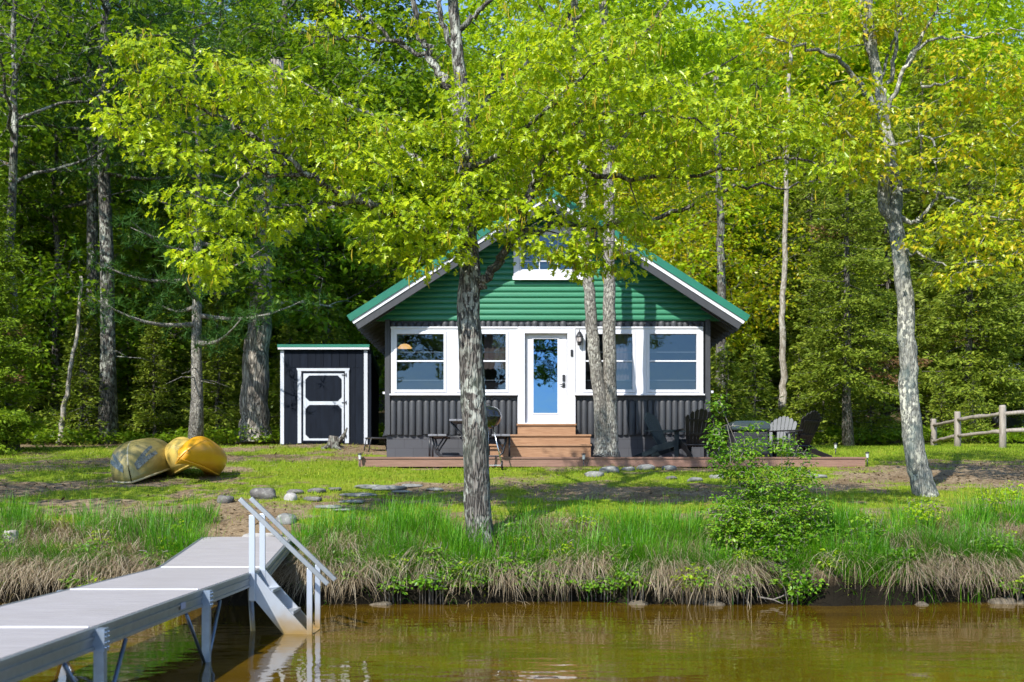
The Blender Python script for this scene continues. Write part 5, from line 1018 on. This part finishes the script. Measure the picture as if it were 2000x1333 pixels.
# one of each kind, then copies
def at(px, d, dz=0): x_ = (px-1000)/F*d; return (x_, d, float(gz(x_, d))-.05+dz)
made = {}
def put(key, build, px, d, rz, sc, label, group=None, cat='tree'):
    if key not in made: r = build(); made[key] = r; r.location = at(px, d); r.rotation_euler = (0,0,rz); r.scale = (sc,)*3; tag(r, label, cat, group); return r
    return dup(made[key], at(px, d), rz, sc, label, group, cat)
K = {
 'limeA': lambda: deciduous('leafy_tree', 'x', 'tree', 17, 3.5, 4.2, .2, M['lime_leaf'], M['bark_dark'], 76, 15, .20),
 'limeB': lambda: deciduous('leafy_tree', 'x', 'tree', 15, 2.2, 3.8, .17, M['lime_leaf'], M['bark_dark'], 70, 15, .20),
 'gold': lambda: deciduous('leafy_tree', 'x', 'tree', 14, 2.5, 3.6, .16, M['gold_leaf'], M['bark_pale'], 62, 14, .19),
 'midA': lambda: deciduous('leafy_tree', 'x', 'tree', 18, 2.2, 4.5, .22, M['mid_leaf'], M['bark_dark'], 80, 15, .22),
 'midB': lambda: deciduous('leafy_tree', 'x', 'tree', 13, .8, 3.6, .15, M['mid_leaf'], M['bark_dark'], 70, 14, .20),
 'deep': lambda: deciduous('leafy_tree', 'x', 'tree', 17, 1.5, 4.3, .2, M['deep_leaf'], M['bark_dark'], 78, 15, .22),
 'spruceA': lambda: conifer('spruce_tree', 'x', 'tree', 11, 1.6, 2.7, .16, M['spruce'], M['bark_dark'], 1.0, None, .0),
 'spruceB': lambda: conifer('spruce_tree', 'x', 'tree', 13, 2.6, 2.5, .18, M['spruce'], M['bark_dark'], .9, None, .035, .3),
 'firA': lambda: conifer('fir_tree', 'x', 'tree', 13, .5, 2.6, .16, M['fir'], M['bark_dark'], 1.0, None, .02),
 'firB': lambda: conifer('fir_tree', 'x', 'tree', 5, .2, 1.5, .08, M['spruce'], M['bark_dark'], 1.1),
 'firC': lambda: conifer('fir_tree', 'x', 'tree', 15, 3.2, 2.3, .16, M['fir'], M['bark_dark'], .8, None, .04, .3, bare=.35),
 'young': lambda: conifer('spruce_tree', 'x', 'tree', 3.2, .1, 1.15, .05, M['spruce'], M['bark_dark'], 1.1),
 'shade': lambda: deciduous('leafy_tree', 'x', 'tree', 16, 6.5, 4.6, .17, M['mid_leaf'], M['bark_oak'], 80, 14, .20),
 'thin': lambda: deciduous('leafy_tree', 'x', 'tree', 14, 5.8, 4.4, .15, M['mid_leaf'], M['bark_oak'], 60, 6, .17),
 'pinelow': lambda: pine('pine_tree', 'x', 'tree', 10.5, 2.6, 3.3, .17, M['pine'], M['bark_pale'], None, 34),
 'pine': lambda: pine('pine_tree', 'x', 'tree', 21, 7.5, 4.2, .24, M['pine'], M['bark_oak'], None, 44, 2),
}
GF = 'dark firs in the shaded woods'; GD = 'broadleaf trees deep in the woods'; GS = 'olive spruces behind the lawn'
q = [
 # the left woods, front to back
 ('pine',206,34.5,.3,1.0,'tall pine with a bare grey trunk, thicker of the close pair behind the boats',None),
 ('pine',180,36.2,2.0,.93,'slimmer pine trunk standing just left of the thick bare one',None),
 ('pine',560,43,1.1,1.05,'dark crowned pine rising behind the shed','pines in the dark woods'),
 ('pine',430,47,4.0,1.05,'dark pine crown filling the top of the view left of the oak','pines in the dark woods'),
 ('firA',-25,29.5,1,.62,'dark bushy fir at the left edge in front of the tall green tree',None),('thin',22,30.5,0,1.15,'tall mid green tree at the left edge with leaning limbs over the lawn',None),('thin',-760,17.6,2,.85,'tall green tree on the shore beside the view, shading the left lawn',None),('pinelow',384,31.4,0,1.0,'soft dark green pine left of the massive old trunk',None),
 ('midB',110,37,2,1.0,'low green leafy tree behind the bare pine trunks',None),
 ('firA',40,39,0,1,'dark fir in the shaded woods on the left',GF),('firA',300,41,1,1.05,'dark fir in the shaded woods on the left',GF),('firC',120,42,2,1,'dark fir in the shaded woods on the left',GF),('firC',265,44,3,1.1,'dark fir in the shaded woods on the left',GF),('firA',420,45,4,1.1,'dark fir in the shaded woods on the left',GF),('firC',640,41,5,1,'dark fir in the shaded woods on the left',GF),('firC',-60,42,1,1.1,'dark fir in the shaded woods on the left',GF),('firA',580,47,2,1.1,'dark fir in the shaded woods on the left',GF),('firA',-110,36,2,1,'dark fir in the shaded woods on the left',GF),('firC',20,47,2,1.15,'dark fir in the shaded woods on the left',GF),('firA',180,50,2,1.15,'dark fir in the shaded woods on the left',GF),
 ('firB',335,37.5,0,.95,'small young fir lit at the edge of the woods behind the boats',None),('firB',445,38.5,1,.85,'small young fir left of the thick pale trunk',None),('firB',250,38,2,.8,'little fir between the bare pines and the young one',None),('firB',60,35.5,2,.75,'little fir in deep shade at the left edge of the woods',None),('firB',160,34.6,3,.8,'little fir beside the dead leaning sapling',None),('firB',425,35,4,.85,'bushy little fir between the dark pine and the massive trunk',None),('firB',300,35.2,5,.7,'smallest little fir behind the olive boat',None),('firB',565,36,1,.7,'little fir behind the left shed corner',None),('firB',640,36.5,2,.9,'young fir filling the gap behind the shed roof',None),
 ('midB',620,39,1,.95,'green leafy tree just behind the shed',None),('midA',700,44,2,1.05,'big mid green tree behind the left roof slope',None),('deep',330,52,0,1.1,'deep green tree far back in the left woods',GD),('deep',90,54,1,1.15,'deep green tree far back in the left woods',GD),('deep',500,56,2,1.15,'deep green tree far back in the left woods',GD),('deep',-80,52,3,1.1,'deep green tree far back in the left woods',GD),
 ('midA',610,55,4,.9,'mid green tree far behind the shed',GD),('midA',780,58,1,.82,'mid green tree far behind the cabin',GD),
 # behind the cabin
 ('limeB',830,47,0,.86,'lime green tree behind the left half of the cabin roof',None),('limeA',960,52,1,1.05,'lime green tree behind the roof ridge',None),('gold',1080,46,2,1.0,'yellow leaved tree behind the middle of the roof',None),('limeA',1180,53,3,1.05,'lime green tree behind the right half of the cabin roof',None),('limeB',1290,45,1,1,'yellow green tree beyond the right roof slope',None),('gold',1345,41,0,.8,'small golden tree at the right rear corner of the cabin',None),
 ('firC',1010,60,1,1.1,'dark fir far behind the cabin','firs far behind the cabin'),('firC',1240,60,2,1.1,'dark fir far behind the cabin','firs far behind the cabin'),
 # right
 ('firA',1425,43,1,.95,'dark green fir close beyond the right side of the cabin',None),('firC',1480,47,1,1,'slim fir between the dark fir and the birch',None),('spruceA',1585,43,0,.98,'olive spruce just right of the pale thin trunk',None),('spruceB',1655,36,1,.82,'olive spruce with brown dead boughs and bare lower trunk behind the lawn',None),('spruceA',1730,44,2,1.1,'olive spruce half behind the leaning maple trunk',None),('spruceA',1895,40,3,1.0,'broad olive spruce behind the rail fence',None),('spruceB',1800,46,4,1.1,'tall spruce between the leaning maple and the fence',None),('spruceB',1520,50,2,1.15,'tall spruce behind the thin pale trunk',None),('spruceA',2010,43,1,.95,'spruce at the right edge in front of the grey house',None),('firA',1985,52,1,1.0,'dark fir beyond the neighbouring house roof',None),
 ('young',1420,34,0,.9,'young spruce growing at the right rear of the cabin',None),('young',1475,35.5,1,.95,'young spruce behind the fire table',None),('young',1560,37.5,2,.95,'young spruce behind the end chair',None),('young',1700,38.5,3,.9,'low young spruce right of the bare spruce trunk',None),('young',1900,37.6,1,.62,'low young spruce poking through the fence rails',None),('young',1840,38.2,1,.7,'low young spruce behind the farthest fence post',None),('young',1610,39,2,1,'low young spruce left of the bare spruce trunk',None),('young',1380,37,2,1,'young spruce in shade behind the cabin corner',None),
 ('limeA',1420,53,2,1.0,'lime tree high behind the slim firs',None),('gold',1530,56,0,1.4,'golden tree far behind the pale thin trunk',None),('limeB',1630,54,1,1.28,'lime tree behind the olive spruces',None),('limeA',1760,56,4,1.22,'lime tree high behind the leaning maple',None),('limeB',1870,50,3,1.2,'lime tree right of the leaning maple top',None),('gold',2000,46,1,.85,'golden tree at the right edge of the view',None),('limeA',1985,60,2,.85,'lime tree far back at the right edge',None),('limeB',2090,50,5,1.0,'lime tree beyond the grey house',None),
]
for i, (k, px, d, rz, sc, lab, grp) in enumerate(q): put(k, K[k], px, d, rz+i*.77, sc, lab, grp)
# distant back row closing the wood
for i, px in enumerate(range(-150, 2200, 105)):
    k = ('deep','midA','firC')[i % 3] if px < 760 else ('limeA','midA','limeB','gold')[i % 4]
    put(k, K[k], px+rng.uniform(-30, 30), rng.uniform(63, 74), i*1.3, rng.uniform(.85, .95) if px > 1960 else rng.uniform(.66, .74) if 560 < px < 900 else rng.uniform(1.15, 1.35), 'tree in the farthest row closing the woods', 'farthest row of trees')
# single trunks that stand out
def trunk_tree(name, label, pts, r0, r1, bark, leafm, blobs, dens=5, size=.2, nleaf=12, kink=.02, extra=()):
    tr_ = limb(pts, r0, r1, kink); tr_ = (tr_[0], flare(tr_[0], tr_[1], .5, .3)); return tree(name, label, 'tree', [tr_], [limb(*e) for e in extra], blobs, bark, leafm, dens, nleaf, size, .5, 'leaf', 0, None, 11, .35)
d = 33.2
trunk_tree('old_oak', 'massive old pale trunk between the boats and the shed', [(500,868,d),(497,800,d),(500,700,d),(508,620,d),(512,520,d),(515,400,d),(525,280,d),(540,120,d)], .44, .2, M['bark_old'], M['mid_leaf'], [B_(x,y,d+o,rx,ry,1.6,k) for x,y,rx,ry,o,k in ((560,560,90,60,0,.8),(470,560,70,60,-.5,.8),(640,600,70,45,.3,.7),(640,470,100,90,.5,.8),(560,380,130,100,.5,.8),(450,440,90,80,.4,.6),(700,380,100,90,1,.8),(600,240,140,90,1,.8),(760,260,90,80,1.5,.8),(480,260,100,80,1,.6),(690,160,110,70,1.5,.8),(560,100,120,70,1,.5),(505,480,60,45,-1.4,1.2),(520,565,50,40,-1.3,1.3),(490,390,70,50,-1.3,1.1),(530,300,60,50,-1.2,1))], 3.0, .21, 13, .02,
 [([(512,500,d),(580,440,d),(660,400,d+.5),(740,360,d+1)], .13, .03), ([(515,400,d),(470,330,d+.3),(440,260,d+.6)], .12, .03), ([(522,300,d),(600,240,d+.6),(700,180,d+1.2)], .12, .03), ([(508,600,d),(580,590,d),(650,600,d+.2)], .07, .02)])
d = 34; trunk_tree('dead_sapling', 'thin leaning tan trunk in the shade at the left of the pines', [(116,868,d),(124,800,d),(138,720,d),(150,640,d),(158,540,d)], .085, .04, M['bark_birch'], M['deep_leaf'], [B_(150,560,d,50,40,.8,.5)], 3)
d = 37; trunk_tree('birch_tree', 'thin pale birch trunk right of the cabin', [(1529,800,d),(1530,720,d),(1529,600,d),(1532,500,d),(1536,380,d),(1538,250,d),(1545,100,d)], .115, .05, M['bark_birch'], M['gold_leaf'], [B_(x,y,d,rx,ry,1.2,k) for x,y,rx,ry,k in ((1540,210,70,60,.6),(1510,290,50,40,.5),(1570,120,70,50,.6),(1520,60,70,50,.6))], 2.6, .19)
d = 36; trunk_tree('maple_tree', 'dark straight trunk standing behind the right eave of the cabin', [(1409,760,d),(1409,650,d),(1408,540,d),(1407,430,d),(1402,300,d),(1398,150,d)], .165, .08, M['bark_dark'], M['lime_leaf'], [B_(x,y,d,rx,ry,1.3,k) for x,y,rx,ry,k in ((1400,500,60,35,.6),(1350,520,60,50,.9),(1330,440,60,50,.8),(1440,430,50,40,.6),(1390,330,90,60,.8),(1420,200,90,70,.8))], 3.2, .19)
# undergrowth along the edge of the woods: too small and many to count
b = MB(); n = 5200; x_ = U(-17, 0, n); y_ = U(32.2, 44, n); k = (fbm(x_*.6, y_*.6+2) > .42) & ~((np.abs(x_+4.75) < 1.3) & (y_ < 33.9)); x_, y_ = x_[k], y_[k]
x2 = U(4.8, 21, 2600); y2 = U(36.8, 44, 2600); x_ = np.concatenate([x_, x2]); y_ = np.concatenate([y_, y2]); hh = .12+.55*fbm(x_*.9+40, y_*.9)*rng.random(len(x_))
c = np.stack([x_, y_, gz(x_, y_)+hh], -1); spray(b, c, np.tile((0,0,1.), (len(c), 1)), .22, 9, .13, 'leaf', .15); tag(b.build('undergrowth', M['mid_leaf']), kind='stuff')
